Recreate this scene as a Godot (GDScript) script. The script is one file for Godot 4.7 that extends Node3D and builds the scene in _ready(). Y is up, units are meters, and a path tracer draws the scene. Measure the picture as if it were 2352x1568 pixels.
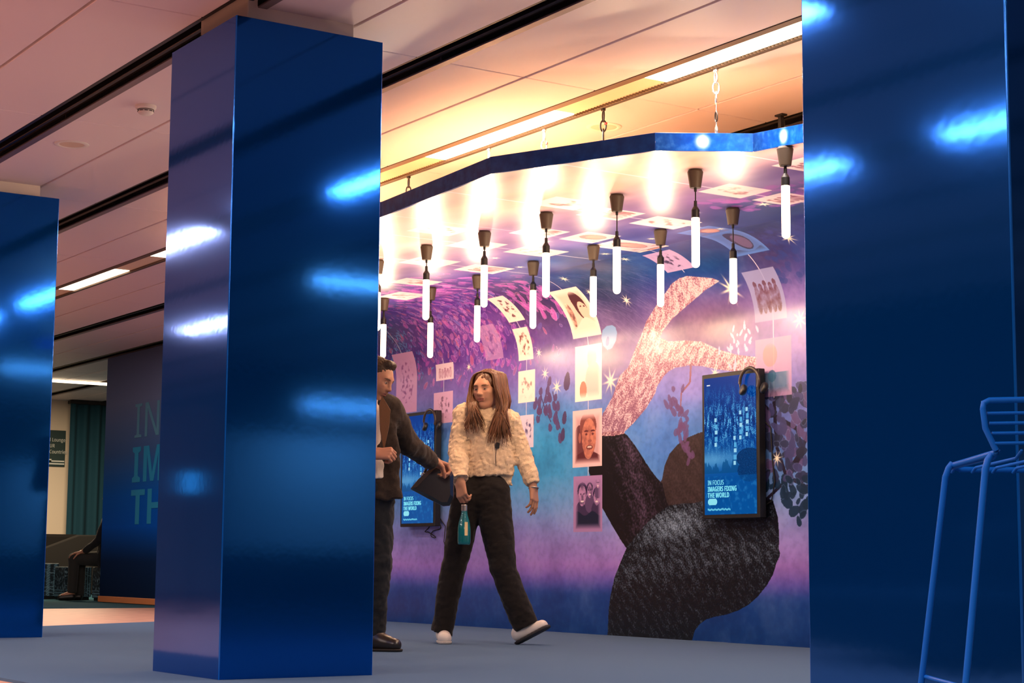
extends Node3D
# A blue exhibition lobby: glossy blue columns, a printed mural wall that curls over into a hanging canopy, two people walking past.

const YAW := 0.98739
const ZW := -7.353      # mural wall plane
const SEAM := 1.98      # height where the mural starts to curl over
const RAD := 0.483
const HC := 2.463       # underside of the canopy
const CE := 2.883       # ceiling

var M := {}
var taken := {}

class MB:
	var p := PackedVector3Array()
	var nn := PackedVector3Array()
	var uv := PackedVector2Array()
	var c := PackedColorArray()
	var ix := PackedInt32Array()
	var xf := Transform3D.IDENTITY
	var col := Color.WHITE
	func v(a: Vector3, n: Vector3, t := Vector2.ZERO) -> int:
		p.append(xf * a); nn.append((xf.basis * n).normalized()); uv.append(t); c.append(col)
		return p.size() - 1
	func quad(a: Vector3, b: Vector3, d: Vector3, e: Vector3, t := [Vector2(0, 1), Vector2(1, 1), Vector2(1, 0), Vector2(0, 0)]) -> void:
		var n := (b - a).cross(e - a)
		if n.length() < 1e-12: n = (d - b).cross(e - b)
		n = n.normalized()
		var i := v(a, n, t[0]); v(b, n, t[1]); v(d, n, t[2]); v(e, n, t[3])
		ix.append_array(PackedInt32Array([i, i + 2, i + 1, i, i + 3, i + 2]))
	func tri(a: Vector3, b: Vector3, d: Vector3) -> void:
		var n := (b - a).cross(d - a).normalized()
		var i := v(a, n); v(b, n); v(d, n)
		ix.append_array(PackedInt32Array([i, i + 2, i + 1]))
	func box(a: Vector3, b: Vector3, e := 0.0) -> void:
		for ax in 3:
			for s in [0, 1]:
				var u := (ax + 1) % 3; var w := (ax + 2) % 3
				var f := []
				for k in [[0, 0], [1, 0], [1, 1], [0, 1]]:
					var pt := Vector3.ZERO
					pt[ax] = b[ax] if s else a[ax]
					pt[u] = b[u] - e if k[0] else a[u] + e
					pt[w] = b[w] - e if k[1] else a[w] + e
					f.append(pt)
				if s: quad(f[0], f[1], f[2], f[3])
				else: quad(f[3], f[2], f[1], f[0])
		if e <= 0.0: return
		for ax in 3:
			var u := (ax + 1) % 3; var w := (ax + 2) % 3
			for su in [0, 1]:
				for sw in [0, 1]:
					var f := []
					for k in [[0, 0], [1, 0], [1, 1], [0, 1]]:
						var pt := Vector3.ZERO
						pt[ax] = b[ax] - e if k[0] else a[ax] + e
						var fu: float = b[u] if su else a[u]
						var fw: float = b[w] if sw else a[w]
						var iu: float = fu - e if su else fu + e
						var iw: float = fw - e if sw else fw + e
						pt[u] = iu if k[1] else fu
						pt[w] = fw if k[1] else iw
						f.append(pt)
					_out(f, (a + b) * 0.5)
		for sx in [0, 1]:
			for sy in [0, 1]:
				for sz in [0, 1]:
					var o := Vector3(b.x if sx else a.x, b.y if sy else a.y, b.z if sz else a.z)
					var d := Vector3(-e if sx else e, -e if sy else e, -e if sz else e)
					var f := [o + Vector3(0, d.y, d.z), o + Vector3(d.x, 0, d.z), o + Vector3(d.x, d.y, 0)]
					var n: Vector3 = (f[1] - f[0]).cross(f[2] - f[0])
					if n.dot(o - (a + b) * 0.5) > 0: tri(f[0], f[1], f[2])
					else: tri(f[0], f[2], f[1])
	func _out(f: Array, m: Vector3) -> void:
		var n: Vector3 = (f[1] - f[0]).cross(f[3] - f[0])
		if n.dot((f[0] + f[2]) * 0.5 - m) > 0: quad(f[0], f[1], f[2], f[3])
		else: quad(f[3], f[2], f[1], f[0])
	func tube(pts: Array, r, sides := 8, closed := false, flat := 1.0) -> void:
		var n := pts.size()
		var ref := Vector3.UP
		var t0: Vector3 = (pts[1] - pts[0]).normalized()
		if abs(t0.dot(ref)) > 0.9: ref = Vector3.RIGHT
		var side := t0.cross(ref).normalized()
		var base := p.size()
		for i in n + (1 if closed else 0):
			var k := i % n
			var a: Vector3 = pts[(k - 1 + n) % n] if closed else pts[max(k - 1, 0)]
			var b: Vector3 = pts[(k + 1) % n] if closed else pts[min(k + 1, n - 1)]
			var t := (b - a).normalized()
			side = (side - t * side.dot(t)).normalized()
			var up := t.cross(side)
			var rr: float = r[k] if r is Array or r is PackedFloat32Array else r
			for j in sides + 1:
				var g := TAU * j / sides
				var d := side * cos(g) + up * sin(g) * flat
				v(pts[k] + d * rr, (side * cos(g) * flat + up * sin(g)).normalized(), Vector2(float(j) / sides, float(i) / n))
		var m := sides + 1
		for i in n - 1 + (1 if closed else 0):
			for j in sides:
				var q := base + i * m + j
				ix.append_array(PackedInt32Array([q, q + m, q + 1, q + 1, q + m, q + m + 1]))
		if not closed:
			for e in [0, n - 1]:
				var cc := v(pts[e], (pts[0] - pts[1]).normalized() if e == 0 else (pts[n - 1] - pts[n - 2]).normalized())
				for j in sides:
					var q: int = base + e * m + j
					ix.append_array(PackedInt32Array([cc, q, q + 1] if e == 0 else [cc, q + 1, q]))
	func lathe(prof: Array, sides := 24, smooth := true) -> void:
		# prof: Vector2(radius, y) from the bottom up
		var n := prof.size()
		var nr := []
		for i in n:
			var a: Vector2 = prof[max(i - 1, 0)]; var b: Vector2 = prof[min(i + 1, n - 1)]
			var t := b - a
			nr.append(Vector2(t.y, -t.x).normalized())
		for i in n - 1:
			var A: Vector2 = prof[i]; var B: Vector2 = prof[i + 1]
			var fl := Vector2((B - A).y, -(B - A).x).normalized()
			var na: Vector2 = nr[i] if smooth else fl
			var nb: Vector2 = nr[i + 1] if smooth else fl
			var base := p.size()
			for j in sides + 1:
				var g := TAU * j / sides
				var d := Vector3(cos(g), 0, sin(g))
				v(d * A.x + Vector3(0, A.y, 0), d * na.x + Vector3(0, na.y, 0), Vector2(float(j) / sides, float(i) / n))
				v(d * B.x + Vector3(0, B.y, 0), d * nb.x + Vector3(0, nb.y, 0), Vector2(float(j) / sides, float(i + 1) / n))
			for j in sides:
				var q := base + j * 2
				ix.append_array(PackedInt32Array([q, q + 2, q + 1, q + 2, q + 3, q + 1]))
	func prism(poly: PackedVector2Array, z0: float, z1: float, bev := 0.0) -> void:
		# counter-clockwise outline in x,y, extruded from z0 (back) to z1 (front)
		var tr := Geometry2D.triangulate_polygon(poly)
		var mid := Vector2.ZERO
		for q in poly: mid += q / poly.size()
		var n := poly.size()
		var inn := PackedVector2Array()
		for q in poly: inn.append(q + (mid - q).normalized() * bev)
		var area := 0.0
		for i in n: area += poly[i].cross(poly[(i + 1) % n])
		for i in range(0, tr.size(), 3):
			var a := inn[tr[i]]; var b := inn[tr[i + 1]]; var d := inn[tr[i + 2]]
			if (b - a).cross(d - a) < 0: var t := b; b = d; d = t
			tri(Vector3(a.x, a.y, z1), Vector3(b.x, b.y, z1), Vector3(d.x, d.y, z1))
			tri(Vector3(a.x, a.y, z0), Vector3(d.x, d.y, z0), Vector3(b.x, b.y, z0))
		for i in n:
			var j := (i + 1) % n
			if area < 0: var t := i; i = j; j = t
			var a := poly[i]; var b := poly[j]
			quad(Vector3(a.x, a.y, z0 + bev), Vector3(b.x, b.y, z0 + bev), Vector3(b.x, b.y, z1 - bev), Vector3(a.x, a.y, z1 - bev))
			if bev > 0:
				var ai := inn[i]; var bi := inn[j]
				quad(Vector3(a.x, a.y, z1 - bev), Vector3(b.x, b.y, z1 - bev), Vector3(bi.x, bi.y, z1), Vector3(ai.x, ai.y, z1))
				quad(Vector3(ai.x, ai.y, z0), Vector3(bi.x, bi.y, z0), Vector3(b.x, b.y, z0 + bev), Vector3(a.x, a.y, z0 + bev))
	func mesh() -> ArrayMesh:
		var a := []
		a.resize(Mesh.ARRAY_MAX)
		a[Mesh.ARRAY_VERTEX] = p; a[Mesh.ARRAY_NORMAL] = nn; a[Mesh.ARRAY_TEX_UV] = uv; a[Mesh.ARRAY_COLOR] = c; a[Mesh.ARRAY_INDEX] = ix
		var m := ArrayMesh.new()
		m.add_surface_from_arrays(Mesh.PRIMITIVE_TRIANGLES, a)
		return m

# What colour a body has at a point; the heads below extend it.
class Tint:
	var col := Color.WHITE
	func at(_p: Vector3) -> Color: return col

# A signed-distance grid, joined with smooth minima and meshed as surface nets.
class Field:
	var o: Vector3
	var n: Vector3i
	var h: float
	var f := PackedFloat32Array()
	func _init(lo: Vector3, hi: Vector3, cell: float) -> void:
		o = lo; h = cell
		n = Vector3i(((hi - lo) / cell).ceil()) + Vector3i.ONE
		f.resize(n.x * n.y * n.z)
		f.fill(0.2)
	# a tapered limb; sq squeezes its cross-section; op 0 joins, 1 carves; flat 1 cuts it straight at b
	func cap(a: Vector3, b: Vector3, ra: float, rb: float, k := 0.02, sq := Vector3.ONE, op := 0, flat := 0) -> void:
		var m: float = maxf(ra, rb) + k + h * 2.0
		var lo := a.min(b) - Vector3(m, m, m)
		var hi := a.max(b) + Vector3(m, m, m)
		var i0 := Vector3i(((lo - o) / h).floor()).clamp(Vector3i.ZERO, n - Vector3i.ONE)
		var i1 := Vector3i(((hi - o) / h).ceil()).clamp(Vector3i.ZERO, n - Vector3i.ONE)
		var inv := Vector3.ONE / sq
		var ba := (b - a) * inv
		var bb: float = maxf(ba.dot(ba), 1e-9)
		var sm: float = minf(sq.x, minf(sq.y, sq.z))
		var dr := rb - ra
		var dir := (b - a).normalized()
		for z in range(i0.z, i1.z + 1):
			for y in range(i0.y, i1.y + 1):
				var at := (z * n.y + y) * n.x + i0.x
				var q := Vector3(o.x + i0.x * h, o.y + y * h, o.z + z * h)
				for x in range(i0.x, i1.x + 1):
					var pa := (q - a) * inv
					var t: float = clampf(pa.dot(ba) / bb, 0.0, 1.0)
					var d: float = ((pa - ba * t).length() - ra - dr * t) * sm
					if flat & 1: d = maxf(d, (q - b).dot(dir))
					if flat & 2: d = maxf(d, (a - q).dot(dir))
					var e: float = f[at]
					if op == 1:
						d = -d
						var g: float = maxf(k - absf(e - d), 0.0) / k
						f[at] = maxf(e, d) + g * g * k * 0.25
					else:
						var g: float = maxf(k - absf(e - d), 0.0) / k
						f[at] = minf(e, d) - g * g * k * 0.25
					at += 1
					q.x += h
	func ball(c: Vector3, r: Vector3, k := 0.02, op := 0) -> void:
		var m: float = maxf(r.x, maxf(r.y, r.z))
		cap(c, c, m, m, k, r / m, op)
	func cut(c: Vector3, nrm: Vector3) -> void:
		for z in n.z:
			for y in n.y:
				var at := (z * n.y + y) * n.x
				for x in n.x:
					f[at] = maxf(f[at], (o + Vector3(x, y, z) * h - c).dot(nrm))
					at += 1
	func ruffle(noise: FastNoiseLite, amp: float, sc := Vector3.ONE) -> void:
		for z in n.z:
			for y in n.y:
				var at := (z * n.y + y) * n.x
				for x in n.x:
					if absf(f[at]) < 3.0 * h:
						f[at] += amp * noise.get_noise_3dv((o + Vector3(x, y, z) * h) * sc)
					at += 1
	func net(mb: MB, paint: Tint = null) -> void:
		var id := PackedInt32Array()
		id.resize(f.size()); id.fill(-1)
		var nx := n.x; var nxy := n.x * n.y
		var start := mb.p.size()
		var offs := [0, 1, nx, nx + 1, nxy, nxy + 1, nxy + nx, nxy + nx + 1]
		var co := [Vector3(0, 0, 0), Vector3(1, 0, 0), Vector3(0, 1, 0), Vector3(1, 1, 0), Vector3(0, 0, 1), Vector3(1, 0, 1), Vector3(0, 1, 1), Vector3(1, 1, 1)]
		var edges := [[0, 1], [2, 3], [4, 5], [6, 7], [0, 2], [1, 3], [4, 6], [5, 7], [0, 4], [1, 5], [2, 6], [3, 7]]
		for z in n.z - 1:
			for y in n.y - 1:
				var at := z * nxy + y * nx
				for x in nx - 1:
					var i := at + x
					var a := f[i] < 0.0
					if (f[i + 1] < 0.0) == a and (f[i + nx] < 0.0) == a and (f[i + nx + 1] < 0.0) == a and (f[i + nxy] < 0.0) == a and (f[i + nxy + 1] < 0.0) == a and (f[i + nxy + nx] < 0.0) == a and (f[i + nxy + nx + 1] < 0.0) == a:
						continue
					var s := Vector3.ZERO
					var c := 0
					for e in edges:
						var fa: float = f[i + offs[e[0]]]; var fb: float = f[i + offs[e[1]]]
						if (fa < 0.0) != (fb < 0.0):
							s += co[e[0]].lerp(co[e[1]], fa / (fa - fb)); c += 1
					s /= c
					# gradient by trilinear corners
					var g := Vector3(f[i + 1] - f[i] + f[i + nx + 1] - f[i + nx] + f[i + nxy + 1] - f[i + nxy] + f[i + nxy + nx + 1] - f[i + nxy + nx],
						f[i + nx] - f[i] + f[i + nx + 1] - f[i + 1] + f[i + nxy + nx] - f[i + nxy] + f[i + nxy + nx + 1] - f[i + nxy + 1],
						f[i + nxy] - f[i] + f[i + nxy + 1] - f[i + 1] + f[i + nxy + nx] - f[i + nx] + f[i + nxy + nx + 1] - f[i + nx + 1])
					var P := o + (Vector3(x, y, z) + s) * h
					if paint != null: mb.col = paint.at(P)
					id[i] = mb.v(P, g)
		for z in range(1, n.z - 1):
			for y in range(1, n.y - 1):
				for x in range(1, nx - 1):
					var i := z * nxy + y * nx + x
					var a := f[i] < 0.0
					if (f[i + 1] < 0.0) != a: _q(mb, id[i - nx - nxy], id[i - nxy], id[i], id[i - nx], a)
					if (f[i + nx] < 0.0) != a: _q(mb, id[i - 1 - nxy], id[i - 1], id[i], id[i - nxy], a)
					if (f[i + nxy] < 0.0) != a: _q(mb, id[i - 1 - nx], id[i - nx], id[i], id[i - 1], a)
	func _q(mb: MB, a: int, b: int, c: int, d: int, inside: bool) -> void:
		if a < 0 or b < 0 or c < 0 or d < 0: return
		if inside: mb.ix.append_array(PackedInt32Array([a, c, b, a, d, c]))
		else: mb.ix.append_array(PackedInt32Array([a, b, c, a, c, d]))

# ---- naming and tagging -------------------------------------------------------------------------------------------------------
func numbered(called: String) -> String:
	taken[called] = taken.get(called, -1) + 1
	return called if taken[called] == 0 else "%s_%03d" % [called, taken[called]]
func tag(o: Node3D, label := "", category := "", group := "", kind := "") -> Node3D:
	if label: o.set_meta("label", label)
	if category: o.set_meta("category", category)
	if group: o.set_meta("group", group)
	if kind: o.set_meta("kind", kind)
	return o
func base(called: String, at: Vector3, turn := 0.0) -> Node3D:
	var o := Node3D.new(); o.name = numbered(called); add_child(o)
	o.position = at; o.rotation.y = turn
	return o
func put(called: String, mesh: Mesh, mat: Material, parent: Node3D = null) -> MeshInstance3D:
	var o := MeshInstance3D.new()
	o.mesh = mesh
	o.material_override = mat
	o.cast_shadow = GeometryInstance3D.SHADOW_CASTING_SETTING_ON
	if parent == null:
		o.name = numbered(called); add_child(o)
	else:
		o.name = called; parent.add_child(o, true)
	return o
func boxm(a: Vector3, b: Vector3, e := 0.0) -> ArrayMesh:
	var m := MB.new(); m.box(a, b, e); return m.mesh()
func mat(col: Color, rough := 0.6, metal := 0.0, spec := 0.5) -> StandardMaterial3D:
	var m := StandardMaterial3D.new()
	m.albedo_color = col; m.roughness = rough; m.metallic = metal; m.metallic_specular = spec
	return m
func c8(r: int, g: int, b: int) -> Color: return Color(r / 255.0, g / 255.0, b / 255.0)
func noise_tex(freq: float, a: Color, b: Color, size := 256, seed_ := 1, oct := 3) -> NoiseTexture2D:
	var n := FastNoiseLite.new(); n.seed = seed_; n.frequency = freq; n.fractal_octaves = oct
	var t := NoiseTexture2D.new(); t.noise = n; t.width = size; t.height = size; t.seamless = true
	var g := Gradient.new(); g.set_color(0, a); g.set_color(1, b)
	t.color_ramp = g
	return t
func normal_tex(freq: float, strength: float, size := 256, seed_ := 1, oct := 3) -> NoiseTexture2D:
	var n := FastNoiseLite.new(); n.seed = seed_; n.frequency = freq; n.fractal_octaves = oct
	var t := NoiseTexture2D.new(); t.noise = n; t.width = size; t.height = size; t.seamless = true
	t.as_normal_map = true; t.bump_strength = strength
	return t
func speckled(a: Color, b: Color, freq: float, scale_: float, rough: float, seed_ := 3) -> StandardMaterial3D:
	var m := mat(Color.WHITE, rough)
	m.albedo_texture = noise_tex(freq, a, b, 256, seed_)
	m.uv1_triplanar = true; m.uv1_scale = Vector3.ONE * scale_
	return m
func text(words: String, size: float, m: Material, parent: Node3D, at: Vector3, turn: Vector3, squeeze := 1.0, weight := 400, called := "lettering") -> MeshInstance3D:
	var f := SystemFont.new(); f.font_names = PackedStringArray(["Droid Sans"]); f.font_weight = weight
	var t := TextMesh.new(); t.text = words; t.font = f; t.font_size = 64; t.pixel_size = size / 46.0; t.depth = 0.002
	t.horizontal_alignment = HORIZONTAL_ALIGNMENT_LEFT; t.curve_step = 2.0
	var o := put(called, t, m, parent)
	o.position = at; o.rotation = turn; o.scale = Vector3(squeeze, 1, 1)
	return o

func _ready() -> void:
	# ---- camera
	var cam := Camera3D.new()
	cam.name = "camera"
	cam.position = Vector3(0, 0.48, 0)
	cam.rotation = Vector3(deg_to_rad(7.081), deg_to_rad(56.573), deg_to_rad(0.425))
	cam.fov = rad_to_deg(2.0 * atan(784.0 / 4103.0))
	cam.near = 0.05; cam.far = 200.0
	add_child(cam)
	cam.current = true
	# ---- environment
	var env := Environment.new()
	env.background_mode = Environment.BG_COLOR
	env.background_color = Color(0.0, 0.0, 0.0)
	env.tonemap_mode = Environment.TONE_MAPPER_LINEAR
	env.tonemap_exposure = 1.0
	env.sdfgi_enabled = true; env.ssao_enabled = true; env.ssil_enabled = true
	var we := WorldEnvironment.new()
	we.name = "environment"; we.environment = env
	add_child(we)
	materials()
	ceiling_lights()
	shell()
	columns()
	mural()
	pendants()
	rigging()
	screens()
	lounge()
	stool()
	unseen_furniture()
	people()
	small_things()

func materials() -> void:
	# glossy blue column film with a faint orange-peel ripple
	var b := mat(c8(0, 80, 172), 0.075, 0.78, 0.5)
	b.normal_enabled = true; b.normal_texture = normal_tex(0.03, 1.0, 256, 5, 2); b.normal_scale = 0.02
	b.uv1_triplanar = true; b.uv1_scale = Vector3.ONE * 2.5
	M.blue = b
	M.blue_edge = mat(c8(10, 110, 220), 0.15, 0.6, 0.6)
	M.white = mat(c8(226, 222, 218), 0.55)
	var pan := speckled(c8(224, 211, 217), c8(238, 226, 232), 0.35, 9.0, 0.42)
	M.panel = pan
	M.channel = mat(c8(30, 29, 32), 0.6)
	M.rail = mat(c8(16, 16, 18), 0.4)
	M.profile = mat(c8(120, 108, 116), 0.35, 0.3)
	M.cover = mat(c8(225, 208, 180), 0.5)
	M.black = mat(c8(18, 17, 18), 0.45)
	M.carpet = carpet_mat(c8(70, 96, 130), c8(104, 128, 158), 11)
	M.teal_carpet = carpet_mat(c8(32, 70, 86), c8(60, 100, 112), 12)
	M.amber = speckled(c8(190, 130, 110), c8(216, 160, 136), 0.03, 0.6, 0.45, 13)
	M.fascia = speckled(c8(12, 44, 104), c8(26, 74, 142), 0.03, 2.0, 0.2, 14)
	M.board = speckled(c8(222, 178, 128), c8(238, 196, 146), 0.05, 1.2, 0.7, 15)
	M.steel = mat(c8(200, 196, 190), 0.25, 0.9)
	M.dark_steel = mat(c8(70, 64, 60), 0.35, 0.8)
	M.red = mat(c8(190, 40, 25), 0.4)
	M.cup = mat(c8(74, 62, 50), 0.5)
	M.cord = mat(c8(20, 19, 20), 0.6)
	var g := mat(c8(255, 240, 214), 0.3)
	g.emission_enabled = true; g.emission = Color(1.0, 0.86, 0.68); g.emission_energy_multiplier = 6.0
	M.bulb = g
	var s := mat(c8(255, 250, 240), 0.4)
	s.emission_enabled = true; s.emission = Color(1.0, 0.90, 0.76); s.emission_energy_multiplier = 5.0
	M.diffuser = s

func carpet_mat(a: Color, b: Color, sd: int) -> StandardMaterial3D:
	var m := speckled(a, b, 0.25, 6.0, 0.95, sd)
	m.normal_enabled = true; m.normal_texture = normal_tex(0.3, 6.0, 256, sd + 40); m.normal_scale = 0.6
	m.metallic_specular = 0.2
	return m

# Rows of recessed strip lights run across the ceiling; every fixture is a lamp of its own.
const LIGHT_COL := Color(1.0, 0.92, 0.88)
func ceiling_lights() -> void:
	var rows := [[-5.375, -5, 2], [-0.947, -3, 4], [1.267, -5, 4]]
	for r in rows:
		for k in range(r[1], r[2]):
			var x0: float = -6.87 + 2.135 * k
			var z: float = r[0]
			var t := base("ceiling_light", Vector3(x0 + 0.67, CE - 0.002, z))
			var lab := "recessed strip light in the ceiling, outside the picture"
			var grp := "recessed strip lights out of view"
			if z < -5.0:
				grp = "recessed strip lights in the row above the canopy"
				lab = {0: "bright strip light above the canopy, beside the dark blue column at the picture's edge", -1: "bright strip light above the canopy, between the two blue columns", -3: "end of a strip light just showing behind the tall blue column", -4: "distant strip light between the two blue columns on the far side"}.get(k, "strip light of the row above the canopy, hidden by a column")
			tag(t, lab, "ceiling light", grp)
			var d := MB.new()
			d.box(Vector3(-0.67, 0.0, -0.078), Vector3(0.67, 0.03, 0.066), 0.004)
			put("diffuser", d.mesh(), M.diffuser, t)
			var e := MB.new()
			e.box(Vector3(-0.70, 0.032, -0.085), Vector3(0.70, 0.09, 0.085), 0.005)
			put("housing", e.mesh(), M.cover, t)
			var l := AreaLight3D.new()
			l.name = "strip_glow"
			l.area_size = Vector2(1.32, 0.14)
			l.light_color = LIGHT_COL
			l.light_energy = 3.7
			l.area_range = 40.0
			l.shadow_enabled = true
			l.rotation.x = -PI / 2
			l.position = Vector3(0, -0.004, 0)
			t.add_child(l)
	# strips that run the other way: in the far lounge, and two outside the picture that the columns mirror
	for q in [[Vector3(-23.3, CE - 0.03, -8.25), 20.0, "thin strip light on the ceiling of the lounge with the green curtain"], [Vector3(-0.25, CE - 0.03, -7.2), 1.6, "strip light outside the picture beyond the nearest column, running along the hall"], [Vector3(5.2, 2.32, -10.3), 5.0, "hanging strip light outside the picture before the white door"]]:
		var t := base("ceiling_light", q[0], PI / 2)
		tag(t, q[2], "ceiling light")
		var d := MB.new(); var hl := 0.36 if q[1] < 2.0 else 0.8
		d.box(Vector3(-hl, 0.0, -0.06), Vector3(hl, 0.025, 0.06), 0.004)
		put("diffuser", d.mesh(), M.diffuser, t)
		var l := AreaLight3D.new()
		l.name = "strip_glow"; l.area_size = Vector2(hl * 2.0, 0.12); l.light_color = Color(1.0, 0.88, 0.72); l.light_energy = q[1]; l.area_range = 40.0
		l.shadow_enabled = true; l.rotation.x = -PI / 2; l.position = Vector3(0, -0.004, 0)
		t.add_child(l)
		var hs := MB.new(); hs.box(Vector3(-hl - 0.02, 0.026, -0.07), Vector3(hl + 0.02, 0.06, 0.07), 0.004)
		put("housing", hs.mesh(), M.cover, t)
		if q[0].y < 2.5:
			for e in [-0.7, 0.7]:
				var hw := MB.new(); hw.tube([Vector3(e, 0.05, 0), Vector3(e, CE - q[0].y, 0)], 0.003, 6); put("hanger", hw.mesh(), M.dark_steel, t)

func struct(called: String, mesh: Mesh, m: Material, label := "") -> MeshInstance3D:
	var o := put(called, mesh, m)
	o.set_meta("kind", "structure")
	if label: o.set_meta("label", label)
	return o

func flat_poly(pts: Array, y: float, thick: float) -> ArrayMesh:
	# outline in x,z seen from above
	var m := MB.new()
	m.xf = Transform3D(Basis(Vector3(1, 0, 0), Vector3(0, 0, -1), Vector3(0, 1, 0)), Vector3.ZERO)
	var q := PackedVector2Array()
	for p in pts: q.append(Vector2(p[0], -p[1]))
	m.prism(q, y - thick, y)
	return m.mesh()

func shell() -> void:
	# ---- floors: blue-grey carpet, amber walkway round it, teal carpet in the far lounge
	struct("floor_carpet", flat_poly([[-12.9, -2.36], [5.0, -2.36], [5.0, -9.6], [-14.4, -9.6], [-13.85, -6.05], [-12.55, -3.7]], 0.0, 0.08), M.carpet, "blue-grey carpet under the columns and the two people")
	struct("floor_walkway", boxm(Vector3(-27, -0.2, -13), Vector3(6, -0.012, 6.2)), M.amber, "amber walkway floor beyond the blue-grey carpet")
	struct("floor_lounge", flat_poly([[-26.3, -3.0], [-18.0, -3.0], [-18.0, -9.5], [-26.3, -13.0]], -0.004, 0.02), M.teal_carpet, "teal carpet of the far lounge")
	# ---- walls
	struct("wall_far", boxm(Vector3(-26.6, -0.05, -13), Vector3(-26.3, CE + 0.3, 6.2)), mat(c8(232, 218, 198), 0.8), "cream end wall of the far lounge")
	struct("wall_right", boxm(Vector3(6.0, -0.05, -13), Vector3(6.3, CE + 0.3, 6.2)), mat(c8(206, 208, 214), 0.7))
	struct("wall_back", boxm(Vector3(-27, -0.05, 6.2), Vector3(6.3, CE + 0.3, 6.5)), mat(c8(44, 48, 60), 0.7))
	struct("wall_rear", boxm(Vector3(-27, -0.05, -13.3), Vector3(6.3, CE + 0.3, -13)), mat(c8(190, 180, 170), 0.8))
	var dw := struct("wall_blue", boxm(Vector3(-20.35, 0.0, -7.85), Vector3(-14.6, CE - 0.01, -7.65), 0.004), blue_wall_mat(), "dark blue printed wall with pale teal lettering beyond the tall column")
	var bb := MB.new(); bb.box(Vector3(-20.35, 0, -7.65), Vector3(-14.6, 0.068, -7.632), 0.003)
	var bs := put("baseboard_blue", bb.mesh(), mat(c8(226, 140, 84), 0.5)); bs.set_meta("kind", "structure"); bs.set_meta("label", "orange baseboard along the dark blue lettered wall")
	var lm := mat(c8(84, 150, 186), 0.6); lm.metallic_specular = 0.3
	var lm2 := mat(c8(24, 150, 206), 0.6); lm2.metallic_specular = 0.3
	text("IN FOCUS", 0.385, lm, dw, Vector3(-19.44, 2.055, -7.646), Vector3.ZERO, 1.45, 300)
	text("IMAGERS FIXING", 0.40, lm2, dw, Vector3(-19.46, 1.555, -7.646), Vector3.ZERO, 1.3, 800)
	text("THE WORLD", 0.39, lm2, dw, Vector3(-19.46, 1.075, -7.646), Vector3.ZERO, 1.45, 800)
	# ---- ceiling: single metal panels with open joints, service slots between every other row
	var ce := Node3D.new(); ce.name = "ceiling"; add_child(ce); ce.set_meta("kind", "structure"); ce.set_meta("label", "white metal panel ceiling with dark service slots")
	put("backing", boxm(Vector3(-27, CE + 0.2, -13), Vector3(6.3, CE + 0.3, 6.5)), M.channel, ce)
	var lit := {0: true, 4: true, 6: true, 8: true}
	var edges := []      # [slot z, half width]
	for k in range(-7, 11): edges.append([-5.375 + 1.107 * k, 0.118 if lit.has(k) else 0.066, lit.has(k)])
	for i in edges.size() - 1:
		var a: float = edges[i][0] + edges[i][1]
		var b: float = edges[i + 1][0] - edges[i + 1][1]
		var mid: float = (edges[i][0] + edges[i + 1][0]) * 0.5
		var near: bool = mid > -2.2 or mid < -9.5
		for half in [[a, mid - 0.008], [mid + 0.008, b]]:
			if near:
				put("panel", boxm(Vector3(-26.3, CE, half[0]), Vector3(6.0, CE + 0.03, half[1]), 0.003), M.panel, ce)
				continue
			var L := 2.1445
			var pm := boxm(Vector3(0.004, CE, half[0]), Vector3(L - 0.004, CE + 0.03, half[1]), 0.003)
			for j in range(-9, 6):
				var o := put("panel", pm, M.panel, ce)
				o.position.x = -7.21 + L * j
	for e in edges:
		var z: float = e[0]; var w: float = e[1]
		var m := MB.new()
		m.box(Vector3(-26.3, CE + 0.0, z - w - 0.004), Vector3(6.0, CE + 0.19, z - w))
		m.box(Vector3(-26.3, CE + 0.0, z + w), Vector3(6.0, CE + 0.19, z + w + 0.004))
		put("slot_side", m.mesh(), M.channel, ce)
		if not e[2]:
			for s in [-0.035, 0.03]:
				put("slot_rail", boxm(Vector3(-26.3, CE + 0.02, z + s - 0.012), Vector3(6.0, CE + 0.07, z + s + 0.012), 0.003), M.rail, ce)
			put("slot_profile", boxm(Vector3(-26.3, CE - 0.006, z - w - 0.045), Vector3(6.0, CE + 0.002, z - w - 0.002), 0.001), M.profile, ce)
		else:
			put("slot_profile", boxm(Vector3(-26.3, CE - 0.004, z + w - 0.05), Vector3(6.0, CE + 0.03, z + w), 0.002), mat(c8(92, 74, 60), 0.5), ce)
			put("slot_profile", boxm(Vector3(-26.3, CE - 0.01, z - w), Vector3(6.0, CE + 0.02, z - w + 0.022), 0.002), mat(c8(60, 52, 46), 0.5), ce)
			put("slot_cover", boxm(Vector3(-26.3, CE + 0.003, z - w + 0.022), Vector3(6.0, CE + 0.018, z + w - 0.05)), M.cover, ce)
			if z < -5:
				# saw-toothed edge of the louvre
				var t := MB.new()
				var x := -16.5
				while x < -4.0:
					var A := Vector3(x, CE - 0.008, z - w + 0.022); var B := A + Vector3(0.026, 0, 0); var C := A + Vector3(0.013, 0, 0.018)
					t.tri(A, C, B); t.tri(A + Vector3(0, 0.02, 0), B + Vector3(0, 0.02, 0), C + Vector3(0, 0.02, 0))
					t.quad(A, A + Vector3(0, 0.02, 0), C + Vector3(0, 0.02, 0), C); t.quad(C, C + Vector3(0, 0.02, 0), B + Vector3(0, 0.02, 0), B)
					x += 0.026
				var so := put("louvre_teeth", t.mesh(), mat(c8(110, 92, 74), 0.5), ce)
				so.set_meta("kind", "stuff")

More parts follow.
